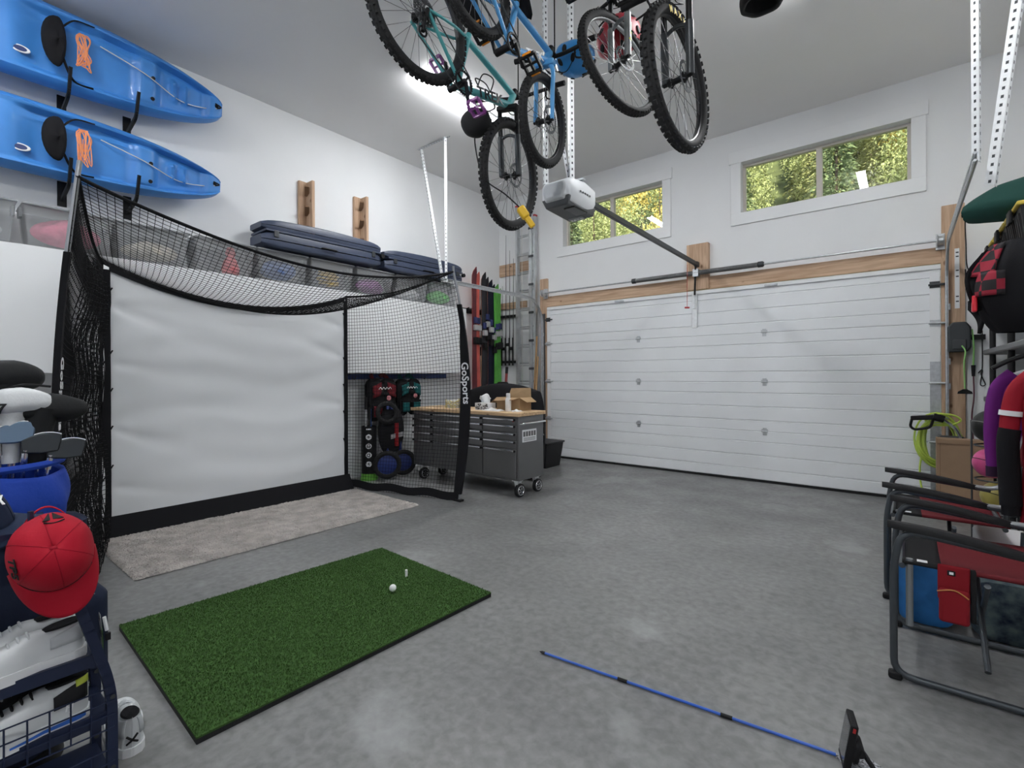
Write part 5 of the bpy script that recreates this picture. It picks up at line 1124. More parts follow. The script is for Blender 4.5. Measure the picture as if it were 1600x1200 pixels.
# jackets on hangers
def jacket(label, x, y, zt, m1, m2, grp, yaw, length=.70, sc_=1., two=False):
    t = thing('jacket', label, 'jacket', (x, y, zt - length), grp); M = Matrix.Translation((x, y, zt)) @ Matrix.Rotation(yaw, 4, 'Z')
    q = MB(M)
    def body(a, c):
        th = 6.283 * a; w = (.235 if c > .08 else .10 + 1.7 * c) * sc_; w *= 1 - .05 * math.sin(math.pi * c); d = .085 * (.6 + .5 * c)
        sh = -.075 * (abs(math.cos(th)) ** 1.5) * (1 - c)
        return (w * math.cos(th), d * math.sin(th) * (1 + .12 * math.sin(5 * th + 6 * c)), -length * c + sh)
    q.grid(body, 32, 18, True); q.build('body', m1, t, smooth=True)
    for s_ in (-1, 1):
        q = MB(M); q.tube(bez([(s_ * .17 * sc_, 0, -.06), (s_ * .245 * sc_, .01, -.16), (s_ * .275 * sc_, .0, -.40), (s_ * .27 * sc_, -.02, -.62 * length / .7)], 6), [.052 - .0008 * k for k in range(19)], 14, flat=.75); sl = q.build('sleeve', m1, t, smooth=True)
        if two:
            q = MB(M); q.tube(bez([(s_ * .268 * sc_, .003, -.33), (s_ * .277 * sc_, .0, -.42), (s_ * .27 * sc_, -.02, -.62 * length / .7)], 6), .05, 14, flat=.75); q.build('forearm_panel', m2, sl, smooth=True)
            q = MB(M); q.tube([(s_ * .262 * sc_, .004, -.24), (s_ * .265 * sc_, .004, -.265)], .054, 14, flat=.75); q.build('sleeve_stripe', white_trim, sl, smooth=True)
        q = MB(M); q.tube([(s_ * .271 * sc_, -.018, -.60 * length / .7), (s_ * .27 * sc_, -.02, -.66 * length / .7)], .042, 14, flat=.75); q.build('cuff', m2, sl, smooth=True)
    q = MB(M); q.grid(lambda a, c: ((.16 - .0 * c) * (2 * a - 1) * (1 - .2 * c), -.098 - .012 * c, -.30 - .34 * c * length / .7), 8, 8); q.build('front_panel', m2, t, smooth=True, solid=.008)
    q = MB(M); q.tube(bez([(.06 * math.cos(a_), .06 * math.sin(a_), .02 - .02 * math.sin(a_)) for a_ in [k * .7854 for k in range(9)]], 3), .028, 8); q.build('collar', m2, t, smooth=True)
    q = MB(M); q.tube(bez([(-.2 * sc_, 0, -.075), (-.06, 0, -.01), (0, 0, .03), (.06, 0, -.01), (.2 * sc_, 0, -.075)], 5), .011, 8); q.tube(bez([(0, 0, .03), (0, 0, .09), (.035, 0, .13), (.0, 0, .165), (-.035, 0, .13)], 5), .004, 6); q.build('hanger', white_trim, t, smooth=True)
    return t
pu = mat('jacket_purple', (.13, .012, .16), .75, bump=.1, bscale=90); rd = mat('jacket_red', (.30, .008, .02), .7, bump=.1, bscale=90)
ZR = 1.50
t = thing('hanging_rail', 'dark clothes rail fixed across the front of the shelving', 'rail', (.7, 4.0, ZR)); MB().tube([(.67, 4.46, 1.53), (.67, 4.40, ZR + .03), (.67, 3.40, ZR + .03)], .012, 8).build('rail', dark_metal, t, smooth=True); MB().tube([(.67, 3.40, ZR + .03), (1.148, 3.40, ZR + .03)], .012, 8).build('wall_arm', dark_metal, t)
jacket('purple jacket hanging from the clothes rail', .70, 4.31, 1.385, pu, mat('jacket_dark', (.03, .012, .035), .8), 'jackets on the rail', R(6), .74, 1.0)
jacket('red and black ski jacket hanging nearest on the clothes rail', .665, 3.465, 1.385, rd, black_cloth, 'jackets on the rail', R(4), .80, .95, True)
q = MB(); q.tube(bez([(.42, 4.18, 1.36), (.52, 4.18, 1.42), (.66, 4.18, 1.46), (.74, 4.18, 1.42)], 6), .014, 8); q.tube(bez([(.66, 4.18, 1.46), (.66, 4.18, 1.52), (.69, 4.18, 1.56), (.715, 4.18, 1.53)], 5), .004, 6)
tag(q.build('coat_hanger', black, None, smooth=True, loc=(.6, 4.18, 1.4)), 'empty black coat hanger on the clothes rail', 'coat hanger')
# balls and cardboard
for nm, lab, c, r_, col in (('play_ball', 'black ball resting above the pink ball', (.475, 4.66, .965), .115, (.025, .026, .025)), ('play_ball', 'pink rubber ball with a dark seam', (.46, 4.60, .722), .10, (.55, .07, .22)), ('play_ball', 'yellow and white ball below the pink ball', (.50, 4.62, .50), .10, (.50, .42, .10))):
    t = thing(nm, lab, 'ball', V(c) - V((0, 0, r_)), 'balls in the ball rack'); MB().ell(c, r_, r_, r_, 28, 18).build('ball', mat('ball' + lab[:5], col, .4, var=.3, vscale=6), t, smooth=True)
    MB().torus(c, (.3, .2, 1), r_ - .001, .0025, 40, 5).build('seam', black if col[0] > .1 else mat('seam_pale', (.3, .3, .28), .5), t, smooth=True)
t = thing('ball_rack', 'narrow wire ball rack in front of the shelving', 'ball rack', (.48, 4.62, 0))
for x, y in ((.37, 4.72), (.60, 4.72), (.60, 4.50)): MB().tube([(x, y, 0), (x, y, 1.0)], .006, 6).build('upright', dark_metal, t)
for z in (.39, .61, .84): MB().tube(bez([(.485 + .11 * math.cos(k * .785), 4.61 + .11 * math.sin(k * .785), z) for k in range(9)], 3), .005, 6).build('ring', dark_metal, t)
t = thing('flat_carton', 'tall flat brown cardboard box standing by the door post', 'cardboard box', (.4, 5.9, 0)); cb2 = mat('carton_brown', (.33, .22, .14), .85, var=.06, vscale=8)
MB().box(.228, .60, 5.88, 6.06, 0, .735).build('carton_body', cb2, t, bevel=.004); MB().box(.228, .60, 5.872, 5.880, .70, .737).build('flap_edge', cb2, t); MB().box(.25, .254, 5.876, 5.881, .01, .70).build('flute_edge', mat('flute', (.22, .14, .09), .9), t)
# pressure washer wand and hose
hose = mat('hose_lime', (.52, .68, .10), .45)
t = thing('hose_reel', 'coiled lime green hose hanging at the door post', 'hose', (.3, 6.4, .4))
q = MB(); rr = random.Random(12)
for k in range(11):
    cx, cz = .27 + rr.uniform(-.02, .02), .66 + rr.uniform(-.04, .04); rx, rz = .145 + rr.uniform(-.025, .03), .23 + rr.uniform(-.03, .035); y = 6.36 + rr.uniform(-.05, .05)
    q.tube([(cx + rx * math.cos(a_), y + .02 * math.sin(3 * a_), cz + rz * math.sin(a_)) for a_ in [j * 6.283 / 28 for j in range(28)]], .0085, 6, closed=True)
stuff(q.build('hose_coil', hose, t, smooth=True))
MB().tube(bez([(.16, 6.32, .86), (.24, 6.28, .93), (.36, 6.28, .93), (.42, 6.30, .88), (.34, 6.30, .83), (.22, 6.30, .83), (.16, 6.32, .88)], 6), .0085, 6).build('loose_loop', hose, t, smooth=True)
MB().tube(bez([(.15, 6.36, .6), (.12, 6.36, .4), (.13, 6.36, .2), (.18, 6.34, .05), (.24, 6.3, .012)], 6), .0085, 6).build('hose_tail', hose, t, smooth=True)
MB().cyl((.28, 6.42, .68), (.28, YB - .03, .68), .03, n=12).build('hanger_peg', dark_metal, t)
t = thing('spray_wand', 'black pressure washer spray gun lying on the hose coil', 'spray gun', (.2, 6.3, .9))
MB().bar((.05, 6.30, .885), (.24, 6.28, .905), .04, .045).build('gun_body', black, t, bevel=.01); MB().tube(arc_fillet([(.06, 6.30, .88), (.045, 6.30, .80), (.08, 6.30, .77), (.2, 6.29, .80), (.22, 6.29, .88)], .03), .012, 8).build('grip_guard', black, t, smooth=True)
MB().cyl((.22, 6.28, .91), (.30, 6.28, .885), .035, n=14).build('lance_collar', black, t, smooth=True); MB().tube(bez([(.29, 6.28, .885), (.38, 6.27, .80), (.42, 6.26, .68), (.42, 6.26, .5)], 6), .014, 8).build('lance', chrome, t, smooth=True)
t = thing('pressure_washer', 'dark pressure washer behind the cardboard box', 'pressure washer', (.35, 6.2, 0)); MB().box(.25, .46, 6.12, 6.30, .10, .62).build('motor_case', dark_metal, t, bevel=.03); MB().box(.28, .43, 6.10, 6.13, .5, .58).build('yellow_panel', ym, t, bevel=.006)
for x in (.235, .475): MB().lathe([(.05, -.02), (.09, -.018), (.09, .018), (.05, .02)], (x, 6.24, .09), (1, 0, 0), 20).build('wheel', black_rub, t, smooth=True)
MB().tube(arc_fillet([(.26, 6.27, .5), (.26, 6.27, .72), (.45, 6.27, .72), (.45, 6.27, .5)], .04), .012, 8).build('handle', dark_metal, t, smooth=True)
# retractable cord reel on the post
t = thing('cord_reel', 'dark grey retractable cord reel on the lumber post', 'cord reel', (.42, YB - .1, 1.5)); rl = mat('reel_grey', (.05, .055, .06), .5)
q = MB(); q.prism([(-.085, -.15), (.06, -.15), (.085, -.10), (.085, .09), (.05, .145), (-.05, .145), (-.085, .10)], lambda x, y, d: (.425 + x, d, 1.69 + y), YB - .17, YB - .055); q.build('case', rl, t, bevel=.014)
MB().box(.375, .475, YB - .185, YB - .17, 1.57, 1.66).build('cord_guide', dark_metal, t, bevel=.006); MB().box(.40, .62, YB - .06, YB - .043, 1.66, 1.71).build('swivel_bracket', black, t)
gc = mat('cord_green', (.30, .62, .20), .5)
MB().tube(bez([(.44, YB - .19, 1.60), (.465, YB - .20, 1.54), (.455, YB - .20, 1.42), (.46, YB - .2, 1.18)], 6), .006, 6).build('cord', gc, t, smooth=True); MB().prism([(-.055, 0), (.055, 0), (.05, .022), (.015, .045), (-.015, .045), (-.05, .022)], lambda x, y, d: (.46 + x, d, 1.13 + y), YB - .215, YB - .185).build('cord_handle', black, t)
MB().tube(bez([(.52, YB - .11, 1.76), (.53, YB - .12, 1.6), (.53, YB - .1, 1.45), (.53, YB - .08, 1.40)], 6), .007, 6).build('power_cord', gc, t, smooth=True); MB().cyl((.53, YB - .08, 1.41), (.53, YB - .08, 1.30), .018, .013, n=12).build('plug', black, t, smooth=True)
MB().tube(bez([(.53, YB - .08, 1.30), (.535, YB - .06, 1.1), (.52, YB - .05, .9), (.53, YB - .05, .65)], 6), .006, 6).build('lead', mat('lead_maroon', (.12, .03, .05), .5), t, smooth=True)
t = thing('tie_cord', 'thin black knotted cord hanging on the wall by the cord reel', 'cord', (.62, YB, 1.3)); MB().tube(bez([(.60, YB - .01, 1.75), (.60, YB - .012, 1.4), (.59, YB - .015, 1.32), (.62, YB - .015, 1.22), (.585, YB - .015, 1.22), (.60, YB - .012, 1.36), (.57, YB - .012, 1.33)], 6), .005, 5).build('loop', black, t, smooth=True)

# ---------------------------------------------------------------- folding director chairs
fab_r = mat('chair_red', (.115, .010, .014), .85, bump=.1, bscale=300); fab_b = mat('chair_black', (.013, .013, .014), .85, bump=.1, bscale=300); tube_m = mat('chair_tube', (.075, .085, .095), .35, .55)
def chair(label, x0, ya, yb, pouch):
    t = thing('camp_chair', label, 'chair', (x0 + .25, (ya + yb) / 2, 0), 'folding camp chairs'); xe = x0 + .56
    for y in (ya, yb):
        P = arc_fillet([(x0 + .50, y, .605), (x0 + .03, y, .655), (x0, y, .50), (x0, y, .02), (x0 + .5, y, .02), (x0 + .56, y, .10), (x0 + .57, y, .50)], .07)
        MB().tube(P, .0145, 10).build('side_frame', tube_m, t, smooth=True)
        q = MB(); n = 14
        pr_ = [(x0 - .02 + .46 * k / n, .678 - .062 * (k / n) + .012 * math.sin(math.pi * k / n), .026 * min(1, (k + .7) / 2, (n - k + .7) / 2)) for k in range(n + 1)]
        i = None
        for x, z, w in pr_:
            j = q.pts([(x, y - w, z - .018), (x, y - w, z), (x, y - w * .6, z + .012), (x, y + w * .6, z + .012), (x, y + w, z), (x, y + w, z - .018)])
            if i is not None:
                for k in range(6): q.face((i + k, i + (k + 1) % 6, j + (k + 1) % 6, j + k))
            else: q.face(range(j, j + 6))
            i = j
        q.face([i + k for k in range(6)][::-1]); q.build('arm_pad', black, t, smooth=True)
        MB().tube(arc_fillet([(x0 + .42, y, .618), (x0 + .54, y, .615), (x0 + .60, y, .72), (x0 + .665, y, 1.02)], .06), .0135, 10).build('back_post', mat('tube_pale', (.35, .37, .38), .35, .6), t, smooth=True)
        MB().box(x0 - .02, x0 + .03, y - .018, y + .018, 0, .035).build('foot', black, t, bevel=.01)
        MB().tube([(x0 + .055, y + .02, .53), (x0 + .055, y + .02, .24)], .013, 10).build('brace_tube', mat('tube_bright', (.30, .32, .33), .3, .7), t, smooth=True)
    for z0, z1 in ((.12, .47), (.47, .12)): MB().tube([(x0 + .3, ya + .03, z0), (x0 + .3 + (.02 if z0 > z1 else 0), yb - .03, z1)], .011, 8).build('cross_brace', tube_m, t, smooth=True)
    for x in (x0 + .03, x0 + .50): MB().tube([(x, ya, .50), (x, yb, .50)], .012, 8).build('seat_rail', tube_m, t, smooth=True)
    def seat(u0, u1): return lambda a, c: (lerp(x0 + .03, x0 + .52, lerp(u0, u1, a)), lerp(ya + .005, yb - .005, c), .515 - .025 * math.sin(math.pi * c))
    MB().grid(seat(0, .27), 4, 10).build('seat_front', fab_b, t, smooth=True, solid=.012); MB().grid(seat(.27, 1), 8, 10).build('seat_panel', fab_r, t, smooth=True, solid=.012)
    def back(z0, z1): return lambda a, c: (x0 + .60 + .065 * (lerp(z0, z1, a) - .72) / .30 + .02 * math.sin(math.pi * c), lerp(ya, yb, c), lerp(z0, z1, a))
    MB().grid(back(.70, .78), 3, 10).build('back_border', fab_b, t, smooth=True, solid=.014); MB().grid(back(.78, 1.03), 6, 10).build('back_panel', fab_r, t, smooth=True, solid=.014)
    MB().box(x0 + .08, x0 + .115, ya + .02, ya + .05, .523, .5245).build('seat_logo', white_trim, t)
    if pouch:
        pm = mat('pouch_red', (.22, .008, .014), .8); y = ya - .02
        p = MB().box(x0 + .145, x0 + .245, y - .012, y, .40, .545).build('pouch_back', pm, t, bevel=.006); q = MB(); q.box(x0 + .148, x0 + .242, y - .035, y - .012, .315, .455); q.build('pouch_pocket', pm, t, bevel=.014)
        MB().box(x0 + .245, x0 + .262, y - .02, y + .01, .33, .54).build('pouch_side', fab_b, t, bevel=.004); MB().box(x0 + .175, x0 + .20, y - .014, y - .0115, .505, .525).build('pouch_badge', black, p); MB().box(x0 + .181, x0 + .194, y - .0155, y - .0135, .510, .520).build('badge_mark', white_trim, p)
        MB().tube(bez([(x0 + 0.142, y - .036, .44), (x0 + .195, y - .038, .455), (x0 + .238, y - .036, .43)], 5), .003, 5).build('zipper', mat('zip_orange', (.5, .2, .05), .5), p)
chair('red and black folding camp chair nearest the camera, with red pouch', -.04, 2.71, 3.28, True)
chair('red and black folding camp chair behind the nearest one', -.085, 3.64, 4.21, False)
q = MB(); q.grid(lambda a, c: (lambda th, e: (.08 + .13 * math.copysign(abs(math.cos(th)) ** .5, math.cos(th)) * e, lerp(3.335, 3.60, c), .17 + .165 * math.copysign(abs(math.sin(th)) ** .6, math.sin(th)) * e))(6.283 * a, min(1, min(c, 1 - c) * 8) ** .5), 24, 14, True)
tag(q.build('cooler_bag', mat('bag_blue', (.03, .16, .42), .7, var=.2, vscale=9), None, smooth=True, loc=(.08, 3.45, 0)), 'soft blue bag on the floor between the camp chairs', 'bag')
q = MB(); q.grid(lambda a, c: (lambda th, e: (.40 + .15 * math.copysign(abs(math.cos(th)) ** .5, math.cos(th)) * e, lerp(3.335, 3.60, c), .15 + .145 * math.copysign(abs(math.sin(th)) ** .6, math.sin(th)) * e))(6.283 * a, min(1, min(c, 1 - c) * 8) ** .5), 24, 14, True)
tag(q.build('duffel_bag', mat('bag_navy', (.015, .03, .08), .8, var=.5, vscale=18, col2=(.12, .16, .16)), None, smooth=True, loc=(.4, 3.45, 0)), 'dark patterned bag on the floor behind the red pouch', 'bag')
t = thing('cooler', 'white lidded cooler with blue base under the farther camp chair', 'cooler', (.44, 3.92, 0)); MB().box(.33, .555, 3.72, 4.13, 0, .27).build('body', mat('cooler_blue', (.06, .16, .36), .5), t, bevel=.02); MB().box(.325, .56, 3.71, 4.14, .27, .40).build('lid', white_trim, t, bevel=.02)
MB().box(.316, .327, 3.85, 4.0, .29, .34).build('latch', mat('latch_grey', (.4, .42, .44), .4), t, bevel=.004)

# ---------------------------------------------------------------- golf corner: rack, shoes, caps, bag
navy_st = mat('rack_navy', (.012, .02, .055), .4, .2)
t = thing('shoe_rack', 'navy blue metal golf rack with shoe shelves and wire baskets', 'rack', (-2.04, -.05, 0)); RY0, RY1, RX0, RX1 = -.52, .40, -2.15, -1.94
for s_, y in ((1, RY1), (-1, RY0)):
    for x in (RX1, RX0):
        P = arc_fillet([(x, y, 0), (x, y, .365), (x, y - s_ * .075, .64), (x, y - s_ * .14, .90)], .08); q = MB()
        for p0, p1 in zip(P, P[1:]): q.bar(p0, p1 + (p1 - p0).normalized() * .002, .026, .026, up=(1, 0, 0))
        o = q.build('post', navy_st, t)
        for z in (.34, .12): MB().cyl((x + .012, y, z), (x + .016, y, z), .007, n=8).build('bolt', dark_metal, o)
def shelf_board(z, name): 
    yi = 0 if z < .37 else .075 * (z - .365) / .275
    q = MB(); q.box(RX0, RX1, RY0 + yi, RY1 - yi, z - .012, z); q.box(RX1 - .006, RX1 + .008, RY0 + yi, RY1 - yi, z - .03, z + .008); q.build(name, navy_st, t)
shelf_board(.482, 'shelf'); shelf_board(.292, 'shelf'); shelf_board(.10, 'shelf')
for zb in (.30, .11):
    for k in range(4): MB().tube([(RX1 + .014, RY0, zb - .075 + .042 * k + .02), (RX1 + .014, RY1 + .005, zb - .075 + .042 * k + .02)], .0025, 5).build('basket_wire', navy_st, t)
    for k in range(19): y = RY0 + .04 + k * .046; MB().tube([(RX1 + .014, y, zb - .055), (RX1 + .014, y, zb + .071)], .0025, 5).build('basket_wire', navy_st, t)
MB().bar((RX1, RY0 + .14, .89), (RX1, RY1 - .14, .89), .026, .026).build('top_bar', navy_st, t); MB().bar((RX0, RY0 + .14, .89), (RX0, RY1 - .14, .89), .026, .026).build('top_bar', navy_st, t)
MB().tube(arc_fillet([(RX1, .215, .88), (RX1 + .05, .215, .93), (RX1 + .05, .215, .965)], .02), .007, 6).build('hat_hook', navy_st, t)
def shoe(label, M, upper, accent, sole, L=.30, mark=None, collar=.088, grp='golf shoes'):
    o0 = M @ V((L / 2, 0, 0)); t = thing('golf_shoe', label, 'shoe', o0, grp)
    def wid(a): return .036 * (1 - (1 - min(1, a / .12)) ** 2) ** .5 * 1 + (.016 * math.sin(math.pi * max(0, (a - .35) / .65)) if a > .35 else 0) if a < .86 else (.036 + .016 * math.sin(math.pi * (.51 / .65))) * max(.0, 1 - ((a - .86) / .14) ** 2) ** .5
    def top(a): return lerp(collar, collar - .012, a / .3) if a < .3 else lerp(collar - .008 + .012 * math.sin(math.pi * min(1, (a - .3) / .25)), .042, ((a - .3) / .7) ** .9)
    q = MB(M)
    def up(a, c):
        th = math.pi * c; w = max(wid(a), .0005); h = top(a) * (1 if a < .95 else max(.3, 1 - ((a - .95) / .05) ** 2 * .5))
        return (L * a, w * math.copysign(abs(math.cos(th)) ** .7, math.cos(th)) * (1 - .15 * math.sin(th)), .026 + h * abs(math.sin(th)) ** (.55 if a > .35 else .4))
    q.grid(up, 40, 20); q.build('upper', upper, t, smooth=True)
    q = MB(M); n = 40; O = [(L * (k / n), wid(k / n) + .005) for k in range(n + 1)] + [(L * (k / n), -wid(k / n) - .005) for k in range(n, -1, -1)]
    q.prism([(x - .004 if x < .01 else x + (.006 if x > L * .97 else 0), y) for x, y in O], lambda x, y, d: (x, y, d + (.012 * max(0, x / L - .75) / .25 if d < .015 else .0)), 0, .03); q.build('sole', sole, t)
    q = MB(M); q.lathe([(0, .002), (.026, .002), (.03, -.003)], (L * .17, 0, .026 + collar - .004), (.09, 0, 1), 24, sx=1.75, sy=.92, xd=(1, 0, -.09)); q.build('collar_opening', black_cloth, t, smooth=True)
    q = MB(M); q.torus((L * .17, 0, .026 + collar - .004), (.09, 0, 1), .028, .006, 28, 8)
    for i in range(len(q.v)): pass
    for k in range(5):
        a = .42 + .065 * k; MB(M).tube(bez([(L * a, -.022, .022 + top(a) * .93), (L * a + .004, 0, .031 + top(a)), (L * a, .022, .022 + top(a) * .93)], 4), .0035, 6).build('lace', accent, t, smooth=True)
    for s_ in (-1, 1):
        q = MB(M); q.grid(lambda a, c: V(up(.02 + .26 * a, .03 + .30 * c * (1 - .5 * a))) * 1 if s_ > 0 else V(up(.02 + .26 * a, 1 - .03 - .30 * c * (1 - .5 * a))), 10, 6); q.v = [p + (M.to_3x3() @ V((0, s_ * .0025, 0))) for p in q.v]; q.build('heel_panel', accent, t, smooth=True, solid=.002)
    return t, up, wid, top
sw = mat('shoe_white', (.62, .64, .65), .5, var=.06, vscale=12); sgrey = mat('shoe_grey', (.48, .50, .52), .55); sblk = mat('shoe_black', (.014, .014, .016), .6); sole_w = mat('sole_white', (.75, .76, .77), .5)
# toes point along -y
def shoeM(x, y, z): return mtx((x, y, z), (0, -1, 0), (1, 0, 0))
shoe('white golf shoe on the upper rack shelf under the red cap', shoeM(-1.985, .345, .483), sw, sgrey, sole_w)
shoe('matching white golf shoe behind on the upper rack shelf', shoeM(-2.09, .34, .483), sw, sgrey, sole_w)
M2 = shoeM(-1.985, .352, .293); sh2, up2, wd2, tp2 = shoe('white golf shoe with black heel and lime flash in the wire basket', M2, sw, sblk, sole_w, collar=.105)
q = MB(M2); q.grid(lambda a, c: V(up2(.015 + .10 * a, .20 + .20 * c)) + V((-.001, .005, 0)), 6, 6); q.build('lime_flash', mat('lime_green', (.48, .56, .06), .5), sh2, smooth=True, solid=.002)
q = MB(M2); q.grid(lambda a, c: (.30 * (.04 + .55 * a), wd2(.04 + .55 * a) + .0062, .012 + .014 * c * (1 - .6 * a)), 14, 2); q.build('blue_stripe', mat('stripe_blue', (.03, .14, .55), .5), sh2, solid=.001)
text('emblem', 'FJ', .026, mtx(M2 @ V((.052, .0415, .058)), (0, 1, 0), (-.35, 0, 1)), white_trim, sh2, bold=.0006, shear=.2)
shoe('dark golf shoe behind in the wire basket', shoeM(-2.09, .34, .293), sblk, sgrey, sblk)
M3 = mtx((-2.125, .495, 0), (-.97, .10, 0), (-.10, -.97, 0))
sh3, *_ = shoe('white golf shoe with black collar on the floor beside the rack', M3, sw, sgrey, sole_w, collar=.11)
q = MB(M3)
for s_ in (-1, 1): q.tube(bez([(.004, -.016 * s_, .072), (-.003, 0, .058), (.004, .016 * s_, .044)], 4), .0035, 6)
q.build('emblem', black, sh3)

def cap(label, C, upv, fwd, m, m2, s_=1., grp='baseball caps'):
    """C centre of the opening, upv crown direction, fwd brim direction"""
    upv = V(upv).normalized(); fwd = V(fwd); fwd = (fwd - upv * fwd.dot(upv)).normalized(); sd = fwd.cross(upv); C = V(C)
    t = thing('baseball_cap', label, 'cap', C, grp)
    def cr(a, c):
        th = 6.283 * a; ph = math.pi / 2 * c; r_ = math.cos(ph) ** .75 if c < 1 else 0
        w = 1 + .03 * math.sin(6 * th) * math.sin(math.pi * c) + (.04 * math.sin(3 * th + 2) * c * (1 - c) * 2)
        return C + (sd * .083 * math.cos(th) * w + fwd * .098 * math.sin(th) * w) * r_ * s_ + upv * .125 * s_ * math.sin(ph) * (1 + .06 * math.sin(th))
    q = MB(); q.grid(cr, 48, 16, True); q.build('crown', m, t, smooth=True, solid=.003)
    for k in range(6): MB().tube([cr((k + .5) / 6, j / 14 * .98) + (cr((k + .5) / 6, j / 14 * .98) - C).normalized() * .0016 for j in range(15)], .0014, 5).build('seam', m2, t)
    def br(a, c):
        th = math.pi * (.06 + .88 * a); e = .075 * math.sin(math.pi * a) ** .6 * c
        return C + (sd * .083 * math.cos(th) * (1 + .06 * c) + fwd * (.098 * math.sin(th) + e)) * s_ + upv * s_ * (.004 - .035 * abs(math.cos(th)) ** 2 * c - .012 * c)
    q = MB(); q.grid(br, 28, 8); q.build('brim', m, t, smooth=True, solid=.004)
    MB().ell(cr(0, 1) + upv * .002, .008, .008, .006, 12, 8).build('button', m2, t, smooth=True)
    return t, cr, br, sd, fwd, upv
red_c = mat('cap_cloth_red', (.42, .006, .022), .75, bump=.06, bscale=260)
tc_, cr, br, sd, fw_, uv = cap('red baseball cap with black lettering hanging on the rack hook', (-1.875, .255, .845), (.94, -.10, .30), (.12, .20, -.97), red_c, mat('cap_seam', (.34, .005, .02), .8), 1.08)
def on_cap(th_a, c_, size, body, rot, bold=.001, shear=0., nm='lettering'):
    p = cr(th_a, c_); du = (cr(th_a + .01, c_) - p).normalized(); dv = (cr(th_a, min(1, c_ + .02)) - p).normalized(); n = du.cross(dv); n = n if n.dot(p - V((-1.9, .255, .845))) > 0 else -n
    x = du * math.cos(rot) + dv * math.sin(rot); y = n.cross(x); text(nm, body, size, mtx(p + n * .003, x, y), black, tc_, bold=bold, shear=shear)
def cap_text_dir(th_a, c_, size, body, want, off=.0035):
    p = cr(th_a, c_); du = (cr(th_a + .01, c_) - p).normalized(); dv = (cr(th_a, min(.99, c_ + .02)) - p).normalized(); n = du.cross(dv).normalized(); n = n if n.dot(V((1, -.1, .3))) > 0 else -n
    x = V(want); x = (x - n * x.dot(n)).normalized(); text('lettering', body, size, mtx(p + n * off, x, n.cross(x)), black, tc_, bold=.001, shear=.15)
# find crown bearings facing given world sides
def bearing(d, c_):
    return max(range(48), key=lambda k: (cr(k / 48, c_) - V((-1.875, .255, .845))).dot(V(d))) / 48
cap_text_dir(bearing((0.2, -1, -.25), .42), .42, .036, 'TP5', (.0, .2, -1))
ba = bearing((.2, .1, 1), .5); p = cr(ba, .5); n = (p - V((-1.9, .25, .82))).normalized(); x = n.cross(V((0, 0, 1))).normalized() * -1; y = n.cross(x); x = y.cross(n)
for tri in ([(-.022, -.012), (-.006, -.010), (-.006, .018)], [(.0, -.008), (.022, -.008), (.0, .018)]): MB().prism(tri, lambda a, b_, d: p + n * (.002 + d) + x * a + y * b_, 0, .002).build('emblem', black, tc_)
MB().tube(bez([p + n * .004 + x * -.02 + y * -.018, p + n * .004 + y * -.024, p + n * .004 + x * .022 + y * -.016], 4), .002, 5).build('emblem_arc', black, tc_)
MB().tube([br(k / 28, 0) + V((.006, 0, .002)) for k in range(3, 24)], .003, 6).build('brim_piping', black, tc_, smooth=True)
q = MB(); q.grid(lambda a, c: cr(bearing((0, 0, 1), .0) - .08 + .16 * a, 0) + (V((-.02, 0, .0)) * 0 + V((.0, 0, .022)) * math.sin(math.pi * a)) + V((.012, 0, .0)) * (c - .5), 12, 2); q.build('back_strap', red_c, tc_, smooth=True, solid=.003)
nav = mat('cap_cloth_navy', (.018, .028, .06), .8, bump=.06, bscale=260)
tn, cr2, br2, *_ = cap('navy baseball cap resting on the rack top bar', (-2.02, .10, .915), (.25, -.2, 1), (.35, 1, -.05), nav, mat('cap_seam2', (.012, .018, .04), .8), 1.0)
k_ = max(range(48), key=lambda k: (cr2(k / 48, .4) - V((-2.02, .1, .9))).dot(V((.8, .6, 0)))) / 48; p = cr2(k_, .42); n = (p - V((-2.02, .10, .90))).normalized(); x = V((0, 0, 1)).cross(n).normalized(); text('emblem', 'NY', .045, mtx(p + n * .004, x, n.cross(x)), white_trim, tn, bold=.001)

# golf bag with clubs
BC = V((-2.36, .20, 0)); roy = mat('bag_royal', (.015, .055, .36), .7, bump=.12, bscale=80); nvb = mat('bag_navy_cloth', (.014, .02, .042), .8, bump=.12, bscale=80)
t = thing('golf_bag', 'navy golf bag with bright blue collar, full of clubs', 'golf bag', BC)
q = MB(); q.grid(lambda a, c: (lambda th, r_: BC + V((r_ * math.cos(th) * .92, r_ * math.sin(th), .05 + .80 * c)))(6.283 * a, .135 * (1 + .10 * math.sin(math.pi * c) + .05 * math.sin(4 * 6.283 * a + 5 * c))), 32, 16, True); q.build('body', nvb, t, smooth=True)
MB().lathe([(.0, 0), (.14, .0), (.15, .02), (.145, .08), (.135, .08)], BC, n=28).build('base_cup', black, t, smooth=True)
q = MB(); q.grid(lambda a, c: (lambda th, r_: BC + V((r_ * math.cos(th), r_ * math.sin(th), .83 + .21 * c + .035 * c * math.cos(th + 2.4))))(6.283 * a, .145 + .018 * math.sin(math.pi * c) + .006 * math.sin(7 * 6.283 * a + 4 * c)), 40, 12, True); q.build('collar', roy, t, smooth=True, solid=.012)
MB().torus(BC + V((0, 0, 1.045)), (0.02, -.03, 1), .148, .012, 40, 8).build('rim', roy, t, smooth=True)
